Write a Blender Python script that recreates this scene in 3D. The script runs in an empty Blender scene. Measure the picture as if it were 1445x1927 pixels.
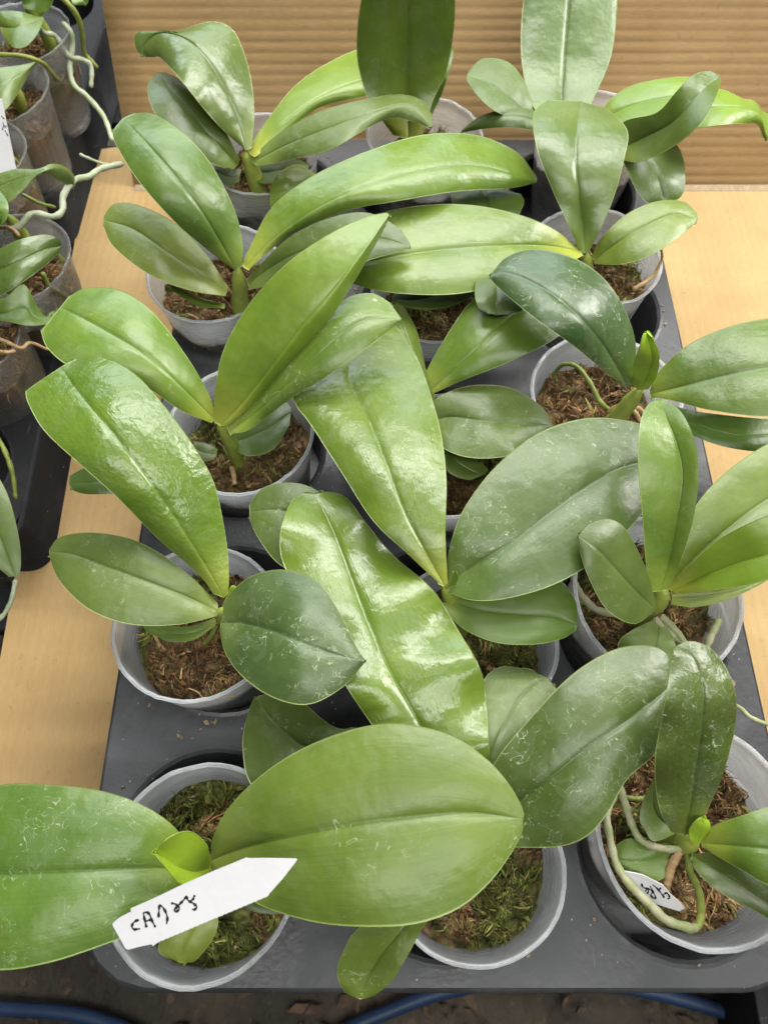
import bpy, bmesh, math, random
import numpy as np
from mathutils import Vector, Matrix, noise as mnoise

# ------------------------------------------------------------------ camera, world, lights, exposure
scene = bpy.context.scene
C = scene.collection
IW, IH = 1445, 1927                       # size of the photograph that positions were read from
LENS, SENSOR = 26.0, 36.0
FPX = IH / SENSOR * LENS
PITCH = math.radians(26.0)                # camera axis, measured from straight down
CAM_Z = 44.7                              # cm above the tray top (tray top is z = 0)

cam_d = bpy.data.cameras.new('camera'); cam = bpy.data.objects.new('camera', cam_d); C.objects.link(cam)
cam.location = (0, 0, CAM_Z / 100); cam.rotation_euler = (PITCH, 0, 0)
cam_d.sensor_fit = 'VERTICAL'; cam_d.sensor_height = SENSOR; cam_d.sensor_width = SENSOR; cam_d.lens = LENS
cam_d.clip_start = 0.01; cam_d.clip_end = 100
cam_d.dof.use_dof = True; cam_d.dof.focus_distance = 0.40; cam_d.dof.aperture_fstop = 13.0
scene.camera = cam

world = bpy.data.worlds.new('World'); scene.world = world; world.use_nodes = True
bg = world.node_tree.nodes['Background']
bg.inputs[0].default_value = (0.86, 0.93, 1.0, 1); bg.inputs[1].default_value = 0.035

def area(name, loc, rot, sx, sy, power, col=(1, 1, 1)):
    d = bpy.data.lights.new(name, 'AREA'); d.shape = 'RECTANGLE'; d.size = sx; d.size_y = sy
    d.energy = power; d.color = col
    o = bpy.data.objects.new(name, d); C.objects.link(o); o.location = loc; o.rotation_euler = rot
    return o
def aim(o, tgt):
    o.rotation_euler = (Vector(tgt) - o.location).to_track_quat('-Z', 'Y').to_euler()
# translucent greenhouse roof panels with dark beams between them
for (y, w, rad) in ((-1.00, 0.10, 26.0), (-0.55, 0.11, 26.0), (0.40, 0.05, 20.0), (1.20, 0.11, 30.0), (1.62, 0.22, 30.0), (2.45, 0.18, 30.0)):
    area('roof_panel_light', (0.38, y, 2.1), (0, 0, 0), 2.5, w, math.pi * 2.5 * w * rad, (1.0, 0.99, 0.96))
sl = area('side_opening_light', (1.9, 1.1, 1.3), (0, 0, 0), 0.75, 0.75, math.pi * 0.5625 * 25.0, (1.0, 0.97, 0.93)); aim(sl, (0.15, 0.3, 0))
fe = area('far_opening_light', (-0.8, 4.6, 1.9), (0, 0, 0), 4.2, 1.5, math.pi * 6.3 * 5.0, (0.80, 0.92, 1.0)); aim(fe, (0, 0.3, 0.1))
vs = scene.view_settings
vs.view_transform = 'Standard'; vs.look = 'None'; vs.exposure = 0.0; vs.gamma = 1.0; vs.use_curve_mapping = False
scene.render.engine = 'CYCLES'

# ------------------------------------------------------------------ helpers
def un(px, py, z):
    """pixel + height (cm) -> world point in metres"""
    dx = (px - IW / 2) / FPX; dy = (IH / 2 - py) / FPX
    s, c = math.sin(PITCH), math.cos(PITCH)
    d = (dx, s + dy * c, -c + dy * s)
    t = (z - CAM_Z) / d[2]
    return Vector((d[0] * t / 100, d[1] * t / 100, z / 100))

def catmull(pts, n):
    """resample a polyline of any dimension, smooth, equal steps in its first two dimensions"""
    P = np.array(pts, float)
    if len(P) == 2:
        return P[0] + (P[1] - P[0]) * np.linspace(0, 1, n)[:, None]
    Q = np.vstack([2 * P[0] - P[1], P, 2 * P[-1] - P[-2]])
    out = []
    for i in range(1, len(Q) - 2):
        p0, p1, p2, p3 = Q[i - 1], Q[i], Q[i + 1], Q[i + 2]
        for k in range(16):
            t = k / 16
            out.append(0.5 * ((2 * p1) + (-p0 + p2) * t + (2 * p0 - 5 * p1 + 4 * p2 - p3) * t * t + (-p0 + 3 * p1 - 3 * p2 + p3) * t ** 3))
    out.append(Q[-2]); out = np.array(out)
    d = np.r_[0, np.cumsum(np.linalg.norm(np.diff(out[:, :2], axis=0), axis=1))]
    if d[-1] < 1e-9: d = np.linspace(0, 1, len(out))
    return out, d / d[-1]
def sample(pts, ts):
    r = catmull(pts, len(ts))
    if isinstance(r, tuple):
        o, d = r
        return np.stack([np.interp(ts, d, o[:, k]) for k in range(o.shape[1])], 1)
    P = np.array(pts, float); return P[0] + (P[1] - P[0]) * ts[:, None]
def zsample(zs, ts):
    if len(zs) == 1: return np.full(len(ts), float(zs[0]))
    pts = [(i / (len(zs) - 1), 0, z) for i, z in enumerate(zs)]
    if len(zs) == 2: return zs[0] + (zs[1] - zs[0]) * ts
    o, d = catmull(pts, 2)
    return np.interp(ts, o[:, 0], o[:, 2])

def mesh_obj(name, verts, faces, mat, parent=None, smooth=True, uvs=None, origin=None):
    me = bpy.data.meshes.new(name)
    if origin is not None: verts = [(v[0] - origin[0], v[1] - origin[1], v[2] - origin[2]) for v in verts]
    me.from_pydata([tuple(v) for v in verts], [], faces)
    if smooth: me.polygons.foreach_set('use_smooth', [True] * len(me.polygons))
    if uvs is not None:
        lay = me.uv_layers.new(name='UVMap')
        idx = np.zeros(len(me.loops), int); me.loops.foreach_get('vertex_index', idx)
        lay.data.foreach_set('uv', np.array(uvs, float)[idx].ravel())
    for m in (mat if isinstance(mat, (list, tuple)) else [mat]): me.materials.append(m)
    me.update()
    o = bpy.data.objects.new(name, me); C.objects.link(o)
    if parent is not None: o.parent = parent
    if origin is not None and parent is None: o.location = origin
    return o
def thing(name, label, cat, loc=(0, 0, 0), group=None):
    o = bpy.data.objects.new(name, None); C.objects.link(o); o.location = loc; o.empty_display_size = 0.02
    o['label'] = label; o['category'] = cat
    if group: o['group'] = group
    return o
def tag(o, label, cat, group=None):
    o['label'] = label; o['category'] = cat
    if group: o['group'] = group
    return o
def boxdata(x0, x1, y0, y1, z0, z1):
    v = [(x, y, z) for z in (z0, z1) for y in (y0, y1) for x in (x0, x1)]
    f = [(0, 2, 3, 1), (4, 5, 7, 6), (0, 1, 5, 4), (2, 6, 7, 3), (0, 4, 6, 2), (1, 3, 7, 5)]
    return v, f

# ------------------------------------------------------------------ materials
class N:
    """small node-tree writer"""
    def __init__(s, name):
        s.m = bpy.data.materials.new(name); s.m.use_nodes = True; s.t = s.m.node_tree; s.t.nodes.clear()
        s.out = s.t.nodes.new('ShaderNodeOutputMaterial')
    def n(s, typ, ins=None, **kw):
        nd = s.t.nodes.new('ShaderNode' + typ)
        for k, v in kw.items(): setattr(nd, k, v)
        for k, v in (ins or {}).items(): s.set(nd.inputs[k], v)
        return nd
    def set(s, sock, v):
        if isinstance(v, bpy.types.NodeSocket): s.t.links.new(v, sock)
        elif isinstance(v, (tuple, list)) and len(v) == 3 and sock.type == 'RGBA': sock.default_value = (*v, 1)
        else: sock.default_value = v
    def math(s, op, a, b=0.0, c=0.0, clamp=False):
        nd = s.n('Math', {0: a, 1: b, 2: c}, operation=op, use_clamp=clamp); return nd.outputs[0]
    def mr(s, v, a, b, c=0.0, d=1.0, smooth=True):
        nd = s.n('MapRange', {0: v, 1: a, 2: b, 3: c, 4: d}, interpolation_type='SMOOTHSTEP' if smooth else 'LINEAR'); return nd.outputs[0]
    def mix(s, f, a, b, mode='MIX'):
        nd = s.n('Mix', data_type='RGBA', blend_type=mode)
        s.set(nd.inputs[0], f); s.set(nd.inputs[6], a); s.set(nd.inputs[7], b); return nd.outputs[2]
    def noise(s, vec, scale, detail=3, rough=0.5, dist=0.0):
        return s.n('TexNoise', {'Vector': vec, 'Scale': scale, 'Detail': detail, 'Roughness': rough, 'Distortion': dist}).outputs[0]
    def scale(s, vec, v):
        return s.n('Mapping', {0: vec, 3: v}).outputs[0]
    def bump(s, h, dist, strength=1.0, normal=None):
        ins = {'Height': h, 'Distance': dist, 'Strength': strength}
        nd = s.n('Bump', ins)
        if normal is not None: s.set(nd.inputs['Normal'], normal)
        return nd.outputs[0]
    def finish(s, **ins):
        p = s.n('BsdfPrincipled', {k.replace('_', ' '): v for k, v in ins.items()})
        s.t.links.new(p.outputs[0], s.out.inputs[0]); return s.m

LEAF_COL = {   # two tones and a base tone
    'b': ((0.150, 0.238, 0.022), (0.108, 0.188, 0.016), (0.40, 0.45, 0.05)),
    'c': ((0.188, 0.305, 0.024), (0.142, 0.252, 0.017), (0.42, 0.46, 0.05)),
    'm': ((0.126, 0.205, 0.023), (0.090, 0.163, 0.017), (0.30, 0.39, 0.05)),
    'o': ((0.152, 0.213, 0.026), (0.118, 0.177, 0.020), (0.28, 0.34, 0.05)),
    'd': ((0.092, 0.143, 0.026), (0.068, 0.115, 0.018), (0.16, 0.24, 0.04)),
    'k': ((0.070, 0.122, 0.032), (0.048, 0.094, 0.022), (0.14, 0.22, 0.04)),
    'g': ((0.122, 0.188, 0.036), (0.090, 0.150, 0.026), (0.22, 0.30, 0.06)),
    'y': ((0.320, 0.490, 0.018), (0.260, 0.430, 0.014), (0.42, 0.52, 0.04)),
}
_leafm = {}
def leaf_mat(cls, stain=0.5, gloss=0.5, pebble=0.3):
    key = (cls, stain, gloss, pebble)
    if key in _leafm: return _leafm[key]
    k = N('leaf_' + cls); rv = random.Random(str(key)); q1 = rv.uniform(38, 85); q2 = rv.uniform(110, 210); q3 = .42 if stain > .75 else rv.uniform(.44, .56); q4 = rv.uniform(.25, .9)
    a, b, base = LEAF_COL[cls]
    tc = k.n('TexCoord'); obj = tc.outputs['Object']; uv = tc.outputs['UV']
    info = k.n('ObjectInfo').outputs['Random']
    shift = k.n('VectorMath', {0: obj}, operation='ADD')
    cx = k.n('CombineXYZ', {0: info, 1: k.math('MULTIPLY', info, 7.3), 2: k.math('MULTIPLY', info, 3.1)}).outputs[0]
    k.set(shift.inputs[1], cx); P = shift.outputs[0]
    sep = k.n('SeparateXYZ', {0: uv}); u, v = sep.outputs[0], sep.outputs[1]
    c_ = k.math('ABSOLUTE', k.math('SUBTRACT', u, 0.5))
    # tones
    big = k.mr(k.noise(P, 28, 3, 0.55), 0.35, 0.68)
    col = k.mix(big, b, a)
    streak = k.noise(k.scale(uv, (70, 1.6, 1)), 1.0, 3, 0.6)
    col = k.mix(k.mr(streak, 0.3, 0.75, 0.0, 0.15), col, (a[0] * 1.35, a[1] * 1.28, a[2] * 1.4))
    col = k.mix(k.mr(streak, 0.30, 0.5, 0.08, 0.0), col, (b[0] * 0.6, b[1] * 0.65, b[2] * 0.6))
    # growing tone at the base, midrib line, pale margin
    col = k.mix(k.mr(v, 0.02, 0.22, 0.75, 0.0), col, base)
    midr = k.mr(c_, 0.003, 0.011, 1.0, 0.0)
    col = k.mix(k.math('MULTIPLY', midr, 0.40), col, (b[0] * 0.55, b[1] * 0.62, b[2] * 0.6))
    col = k.mix(k.mr(c_, 0.486, 0.499, 0.0, 0.6), col, (0.34, 0.40, 0.11))
    # dried water marks: crisp meandering rims, faint filled pools, splash dots, dust
    wn = k.noise(P, q1, 2.6, 0.5, 0.9)
    rim1 = k.mr(k.math('ABSOLUTE', k.math('SUBTRACT', wn, 0.56)), 0.0, 0.0078, 1.0, 0.0)
    wn2 = k.noise(P, q2, 2, 0.5, 1.2)
    rim2 = k.mr(k.math('ABSOLUTE', k.math('SUBTRACT', wn2, 0.58)), 0.0, 0.013, 1.0, 0.0)
    where = k.mr(k.noise(P, 40, 3, 0.6), q3, q3 + 0.12)
    where2 = k.mr(k.noise(P, 330, 2, 0.6), 0.40, 0.58)
    rims = k.math('MULTIPLY', k.math('MAXIMUM', rim1, k.math('MULTIPLY', rim2, 0.7)), k.math('MULTIPLY', where, where2))
    pool = k.math('MULTIPLY', k.mr(wn, 0.555, 0.57), 0.20 if cls == 'b' else 0.09)
    vor = k.n('TexVoronoi', {'Vector': P, 'Scale': 260.0, 'Randomness': 1.0})
    dots = k.math('MULTIPLY', k.mr(vor.outputs['Distance'], 0.05, 0.12, 1.0, 0.0), k.mr(k.noise(P, 120, 2), 0.58, 0.66))
    dust = k.mr(k.noise(P, 20, 5, 0.65), 0.45, 0.75, 0.0, 0.16)
    marks = k.math('MULTIPLY', k.math('MAXIMUM', k.math('MULTIPLY', rims, 0.85), k.math('MULTIPLY', dots, q4)), stain, clamp=True)
    soft = k.math('MULTIPLY', k.math('ADD', pool, dust), stain, clamp=True)
    col = k.mix(soft, col, (0.27, 0.33, 0.20)); col = k.mix(marks, col, (0.52, 0.60, 0.40))
    vs2 = k.n('TexVoronoi', {'Vector': P, 'Scale': 75.0})
    scar = k.math('MULTIPLY', k.mr(vs2.outputs['Distance'], 0.03, 0.11, 1.0, 0.0), k.mr(k.noise(P, 33, 2), 0.64, 0.68))
    col = k.mix(k.math('MULTIPLY', scar, 0.7), col, (0.20, 0.15, 0.05))
    hue = k.n('HueSaturation', {'Color': col, 'Hue': k.mr(info, 0, 1, 0.488, 0.508, False), 'Value': k.mr(k.math('FRACT', k.math('MULTIPLY', info, 17.0)), 0, 1, 0.80, 1.02, False), 'Saturation': 0.97})
    rough = k.math('ADD', k.math('ADD', 0.43 - 0.30 * gloss, k.math('MULTIPLY', soft, 0.45)), k.math('ADD', k.math('MULTIPLY', marks, 0.3), k.math('MULTIPLY', k.noise(P, 90, 3), 0.10)))
    # relief: fine veins along the blade, waxy pebbling
    h = k.math('ADD', k.math('MULTIPLY', streak, 0.12 + 0.16 * gloss * gloss), k.math('MULTIPLY', k.noise(P, 420, 2, 0.5), pebble * 1.0))
    nb = k.bump(h, 0.0011, 0.42)
    nb = k.bump(k.noise(P, 55, 2, 0.5), 0.004, 0.22 + 0.35 * pebble, nb)
    return _leafm.setdefault(key, k.finish(Base_Color=hue.outputs[0], Roughness=rough, Normal=nb, Specular_IOR_Level=0.34 + 0.40 * gloss))
def simple(name, col, rough=0.6, var=0.25, scale=80, bump=0.0, bscale=300, col2=None, metal=0.0, spec=0.5):
    k = N(name); P = k.n('TexCoord').outputs['Object']
    c2 = col2 or tuple(x * (1 - var) for x in col)
    c = k.mix(k.mr(k.noise(P, scale, 4, 0.6), 0.32, 0.68), c2, col)
    ins = dict(Base_Color=c, Roughness=rough, Metallic=metal, Specular_IOR_Level=spec)
    if bump: ins['Normal'] = k.bump(k.noise(P, bscale, 3), bump, 0.6)
    return k.finish(**ins)
M_STEM = simple('stem_skin', (0.36, 0.42, 0.07), 0.42, 0.25, 120, 0.0004, 500, col2=(0.25, 0.33, 0.05))
M_ROOT = simple('root_velamen', (0.42, 0.40, 0.25), 0.62, 0.3, 110, 0.0006, 700, col2=(0.26, 0.30, 0.12))
M_ROOT_G = simple('root_green', (0.27, 0.30, 0.06), 0.45, 0.3, 90, 0.0005, 500, col2=(0.15, 0.20, 0.03))
M_ROOT_P = simple('root_grey_green', (0.44, 0.47, 0.34), 0.6, 0.3, 90, 0.0005, 600, col2=(0.30, 0.36, 0.20))
M_ROOT_T = simple('root_tan', (0.48, 0.33, 0.16), 0.65, 0.3, 140, 0.0006, 700, col2=(0.32, 0.20, 0.09))
M_INK = simple('black_ink', (0.012, 0.012, 0.014), 0.45, 0.1)
M_TAG = simple('white_label_plastic', (0.66, 0.66, 0.67), 0.42, 0.06, 45, 0.0001, 300)

def plastic_mat(name, tint, base):
    k = N(name); tc = k.n('TexCoord'); P = tc.outputs['Object']; uv = tc.outputs['UV']
    sep = k.n('SeparateXYZ', {0: uv}); v = sep.outputs[1]
    scr = k.noise(k.scale(uv, (16, 110, 1)), 1.0, 4, 0.65)
    cloud = k.noise(P, 22, 3, 0.5)
    rings = k.math('SINE', k.math('ADD', k.math('MULTIPLY', v, 420.0), k.math('MULTIPLY', cloud, 6.0)))
    haze = k.math('ADD', k.mr(cloud, 0.3, 0.75, 0.0, 0.10), k.math('ADD', k.mr(scr, 0.48, 0.78, 0.0, 0.36), k.mr(rings, 0.6, 1.0, 0.0, 0.10)))
    lip = k.math('ADD', k.mr(v, 0.0, 0.012, 0.80, 0.0), k.mr(v, 0.03, 0.26, 0.12, 0.0))   # the thicker lip lets less through
    alpha = k.math('ADD', k.math('ADD', base, haze), lip, clamp=True)
    col = k.mix(k.mr(cloud, 0.35, 0.7), tuple(.89 * t for t in tint), tint)
    nb = k.bump(k.math('ADD', scr, cloud), 0.0012, 0.5)
    p = k.n('BsdfPrincipled', {'Base Color': col, 'Roughness': k.mr(cloud, 0.3, 0.7, 0.22, 0.42), 'Normal': nb, 'Specular IOR Level': 0.5})
    tl = k.n('BsdfTranslucent', {'Color': tint, 'Normal': nb})
    tr = k.n('BsdfTransparent', {'Color': (0.96, 0.97, 0.98)})
    m1 = k.n('MixShader', {0: 0.64, 1: p.outputs[0], 2: tl.outputs[0]})
    m2 = k.n('MixShader', {0: alpha, 1: tr.outputs[0], 2: m1.outputs[0]})
    gl = k.n('BsdfGlossy', {'Color': (1, 1, 1), 'Roughness': 0.16, 'Normal': nb})
    lw = k.n('LayerWeight', {'Blend': 0.5, 'Normal': nb}).outputs['Facing']
    fr = k.math('ADD', 0.035, k.math('MULTIPLY', k.math('POWER', lw, 4.0), 0.30))
    m3 = k.n('MixShader', {0: fr, 1: m2.outputs[0], 2: gl.outputs[0]})
    k.t.links.new(m3.outputs[0], k.out.inputs[0]); return k.m
M_PLASTIC = plastic_mat('frosted_clear_plastic', (0.93, 0.95, 0.97), 0.25)
M_SMOKY = plastic_mat('smoky_clear_plastic', (0.42, 0.43, 0.43), 0.15)

def tray_mat(name, base=0.036, r0=0.36, spec=0.5):
    k = N(name); P = k.n('TexCoord').outputs['Object']
    dust = k.mr(k.noise(P, 14, 6, 0.65), 0.40, 0.72, 0.0, 0.55)
    scr = k.noise(k.scale(P, (30, 400, 60)), 1.0, 3, 0.6); scr2 = k.noise(k.scale(P, (380, 40, 60)), 1.0, 3, 0.6)
    sc = k.math('MAXIMUM', k.mr(scr, 0.70, 0.80, 0.0, 0.16), k.mr(scr2, 0.70, 0.80, 0.0, 0.16))
    v = k.n('TexVoronoi', {'Vector': P, 'Scale': 190.0})
    sp = k.math('MULTIPLY', k.mr(v.outputs['Distance'], 0.04, 0.13, 1.0, 0.0), k.mr(k.noise(P, 40, 3), 0.50, 0.62))
    col = k.mix(dust, (base, base * 1.03, base * 1.10), (base * 3.0, base * 3.1, base * 3.3))
    col = k.mix(k.math('MAXIMUM', sc, sp), col, (0.34, 0.35, 0.36))
    return k.finish(Base_Color=col, Roughness=k.mr(dust, 0, 0.5, r0, 0.65), Specular_IOR_Level=spec, Normal=k.bump(k.noise(P, 220, 3), 0.0008, 0.35))
M_TRAY = tray_mat('dark_tray_plastic'); M_TRAY2 = tray_mat('black_tray_plastic', 0.018, 0.6, 0.12)

def cardboard_mat(name, along, ribs, tone):
    k = N(name); P = k.n('TexCoord').outputs['Object']
    sepv = k.n('SeparateXYZ', {0: P}); a = sepv.outputs[0]
    fib = k.noise(k.scale(P, (600, 140, 600) if along else (140, 600, 600)), 1.0, 3, 0.6)
    blot = k.noise(P, 9, 5, 0.6)
    col = k.mix(k.mr(blot, 0.3, 0.72), tone[0], tone[1])
    col = k.mix(k.mr(fib, 0.35, 0.75, 0.0, 0.22), col, (0.58, 0.40, 0.20))
    col = k.mix(k.mr(k.noise(P, 160, 3), 0.66, 0.72, 0.0, 0.35), col, (0.30, 0.18, 0.08))
    h = k.math('MULTIPLY', fib, 0.25)
    if ribs:
        w = k.math('SINE', k.math('MULTIPLY', k.math('ADD', a, k.math('MULTIPLY', k.noise(P, 4, 1), 0.006)), 2 * math.pi / 0.0075))
        h = k.math('ADD', h, k.math('MULTIPLY', w, 0.25))
        col = k.mix(k.mr(w, -1, 1, 0.04, 0.0, False), col, (0.38, 0.24, 0.11))
    return k.finish(Base_Color=col, Roughness=0.72, Specular_IOR_Level=0.35, Normal=k.bump(h, 0.0006, 0.5))
M_CARD_FLOOR = cardboard_mat('cardboard_sheet_brown', True, True, ((0.42, 0.275, 0.110), (0.50, 0.340, 0.150)))
M_CARD_WALL = cardboard_mat('cardboard_fluted_brown', False, False, ((0.38, 0.24, 0.10), (0.46, 0.30, 0.135)))

def moss_mat():
    k = N('sphagnum_moss'); a = k.n('Attribute', attribute_name='Col').outputs['Color']
    P = k.n('TexCoord').outputs['Object']
    col = k.mix(k.mr(k.noise(P, 400, 2), 0.3, 0.7, 0.0, 0.5), a, (0.05, 0.035, 0.015))
    return k.finish(Base_Color=col, Roughness=0.75, Specular_IOR_Level=0.3)
M_MOSS = moss_mat()
M_SOIL = simple('moss_core', (0.055, 0.036, 0.016), 0.9, 0.5, 150, 0.003, 260, col2=(0.022, 0.018, 0.008))

# ------------------------------------------------------------------ ground, bench
def ground_mat():
    k = N('dark_damp_soil'); P = k.n('TexCoord').outputs['Object']
    c = k.mix(k.mr(k.noise(P, 7, 5, 0.6), 0.35, 0.7), (0.030, 0.024, 0.016), (0.085, 0.065, 0.042))
    c = k.mix(k.mr(k.noise(P, 45, 4, 0.6), 0.58, 0.68, 0.0, 0.6), c, (0.17, 0.11, 0.06))
    return k.finish(Base_Color=c, Roughness=0.75, Normal=k.bump(k.noise(P, 40, 5), 0.02, 0.6))
GZ = -0.62
gv = []; gf = []; gn = 60
for j in range(gn + 1):
    for i in range(gn + 1):
        x = -4 + 8 * i / gn; y = -3 + 8 * j / gn
        gv.append((x, y, GZ + 0.012 * mnoise.noise(Vector((x * 5, y * 5, 0)))))
for j in range(gn):
    for i in range(gn):
        a = j * (gn + 1) + i; gf.append((a, a + 1, a + gn + 2, a + gn + 1))
g = mesh_obj('ground', gv, gf, ground_mat()); g['kind'] = 'structure'
rng = random.Random(5)
# bark chips and dead leaf bits on the soil
cv = []; cf = []
for i in range(520):
    x = rng.uniform(-0.75, 0.75); y = rng.uniform(-0.35, 0.25); a = rng.uniform(0, 6.28); L = rng.uniform(0.003, 0.016); w = L * rng.uniform(.2, .5)
    b0 = len(cv); t = rng.uniform(.001, .006)
    for dz in (0, t):
        for (sx, sy) in ((-1, -.6), (.2, -1), (1, .3), (-.3, 1)):
            px = sx * L; py = sy * w
            cv.append((x + px * math.cos(a) - py * math.sin(a), y + px * math.sin(a) + py * math.cos(a), GZ + .008 + dz + rng.uniform(-.001, .004)))
    cf += [(b0 + 4, b0 + 5, b0 + 6, b0 + 7), (b0, b0 + 1, b0 + 5, b0 + 4), (b0 + 1, b0 + 2, b0 + 6, b0 + 5), (b0 + 2, b0 + 3, b0 + 7, b0 + 6), (b0 + 3, b0, b0 + 4, b0 + 7)]
o = mesh_obj('bark_litter', cv, cf, simple('bark_litter_brown', (0.15, 0.095, 0.055), 0.8, 0.6, 30), smooth=False)
o['kind'] = 'stuff'; tag(o, 'brown bark chips and dead leaf bits scattered on the soil', 'litter')

M_BENCH = simple('black_bench_steel', (0.022, 0.023, 0.025), 0.8, 0.5, 40, 0.0006, 200, col2=(0.010, 0.010, 0.012), spec=0.12)
bench = thing('potting_bench', 'black slatted greenhouse bench under the cardboard and the trays', 'bench', (0, 0, GZ))
def part(name, vf, mat, root, smooth=False, bevel=0.0):
    o = mesh_obj(name, vf[0], vf[1], mat, root, smooth)
    me = o.data
    for v in me.vertices: v.co -= root.location
    if bevel:
        b = o.modifiers.new('bevel', 'BEVEL'); b.width = bevel; b.segments = 2
    return o
BZ = -0.066
y = 0.02
while y < 1.25:
    part('slat', boxdata(-0.85, 0.62, y, y + 0.034, BZ - 0.014, BZ), M_BENCH, bench, bevel=0.002)
    y += 0.068
for x in (-0.80, -0.10, 0.56):
    part('beam', boxdata(x - .02, x + .02, 0.0, 1.25, BZ - 0.056, BZ - 0.015), M_BENCH, bench, bevel=0.002)
for x in (-0.80, 0.56):
    for yy in (0.12, 1.15):
        part('leg', boxdata(x - .02, x + .02, yy - .02, yy + .02, GZ, BZ - 0.0565), M_BENCH, bench, bevel=0.002)

# ------------------------------------------------------------------ tubes
def tube(name, pts, radii, mat, root, nseg=8, n=None, jitter=0.12, seed=0, cap=True):
    """pts: (px, py, z cm); radii in cm"""
    rr = random.Random(seed * 13 + 7)
    W3 = [tuple(un(*p)) for p in pts]
    return tube3(name, W3, [r / 100 for r in radii], mat, root, nseg, n, jitter, rr)
def tube3(name, W3, radii, mat, root, nseg=8, n=None, jitter=0.12, rr=random):
    n = n or 8 * len(W3)
    ts = np.linspace(0, 1, n)
    P = np.array(W3, float)
    Q = np.vstack([2 * P[0] - P[1], P, 2 * P[-1] - P[-2]])
    out = []
    for i in range(1, len(Q) - 2):
        p0, p1, p2, p3 = Q[i - 1], Q[i], Q[i + 1], Q[i + 2]
        for kk in range(12):
            t = kk / 12
            out.append(0.5 * ((2 * p1) + (-p0 + p2) * t + (2 * p0 - 5 * p1 + 4 * p2 - p3) * t * t + (-p0 + 3 * p1 - 3 * p2 + p3) * t ** 3))
    out.append(P[-1]); out = np.array(out)
    d = np.r_[0, np.cumsum(np.linalg.norm(np.diff(out, axis=0), axis=1))]; d /= d[-1]
    S = np.stack([np.interp(ts, d, out[:, q]) for q in range(3)], 1)
    R = np.interp(ts, np.linspace(0, 1, len(radii)), radii)
    vs_, fs = [], []
    upv = Vector((0.3, 0.2, 0.93))
    ph = rr.uniform(0, 9)
    for i in range(n):
        tg = Vector(S[min(i + 1, n - 1)] - S[max(i - 1, 0)]).normalized()
        s1 = tg.cross(upv)
        if s1.length < 0.1: s1 = tg.cross(Vector((1, 0, 0)))
        s1.normalize(); s2 = s1.cross(tg).normalized()
        r = R[i] * (1 + jitter * math.sin(i * 0.9 + ph) * 0.5 + jitter * rr.uniform(-.6, .6))
        if i == 0 or i == n - 1: r *= 0.55
        for q in range(nseg):
            a = 2 * math.pi * q / nseg
            vs_.append(Vector(S[i]) + s1 * math.cos(a) * r + s2 * math.sin(a) * r)
    for i in range(n - 1):
        for q in range(nseg):
            a = i * nseg + q; b = i * nseg + (q + 1) % nseg
            fs.append((a, b, b + nseg, a + nseg))
    fs.append(tuple(range(nseg))[::-1]); fs.append(tuple(range((n - 1) * nseg, n * nseg)))
    return mesh_obj(name, vs_, fs, mat, root, True, origin=tuple(root.location) if root else None)

# blue hoses on the soil
M_HOSE = simple('blue_hose_rubber', (0.024, 0.058, 0.14), 0.5, 0.5, 12, 0.001, 80, col2=(0.018, 0.04, 0.10))
def hose(pts, label):
    zz = GZ * 100 + 1.9
    W3 = [tuple(un(px, py, zz)) for px, py in pts]
    h = tube3('garden_hose', W3, [0.0080], M_HOSE, None, 14, 60, 0.02, random.Random(2))
    tag(h, label, 'hose', 'blue hoses on the soil')
hose([(-420, 1860), (-200, 1872), (0, 1897), (90, 1903), (170, 1915), (260, 1950), (330, 2010)], 'blue hose on the dark soil below the big left leaf')
hose([(560, 2010), (640, 1945), (720, 1908), (830, 1868), (950, 1848), (1080, 1850), (1200, 1862), (1330, 1895), (1450, 1935), (1560, 1990)], 'blue hose arching across the soil below the front tray edge')
# black plastic crate standing on the soil at the lower right
p0 = un(1415, 1850, GZ * 100 + 12)
cr = thing('plastic_crate', 'black scuffed plastic crate on the soil below the right front corner', 'crate', (p0.x, p0.y - 0.2, GZ))
def rel(vf, o): return ([(v[0] + o.x, v[1] + o.y, v[2] + o.z) for v in vf[0]], vf[1])
cl = cr.location
for nm, b in (('wall', (0, .012, 0, .34, 0.012, .12)), ('wall', (.40, .412, 0, .34, 0.012, .12)), ('wall', (.0125, .3995, 0, .012, 0.012, .12)), ('wall', (.0125, .3995, .328, .34, 0.012, .12)), ('base', (0, .412, 0, .34, 0, .0115)), ('lip', (-.012, .424, .3405, .358, .100, .1205))):
    part(nm, rel(boxdata(*b), cl), M_TRAY2, cr, bevel=0.002)

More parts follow.
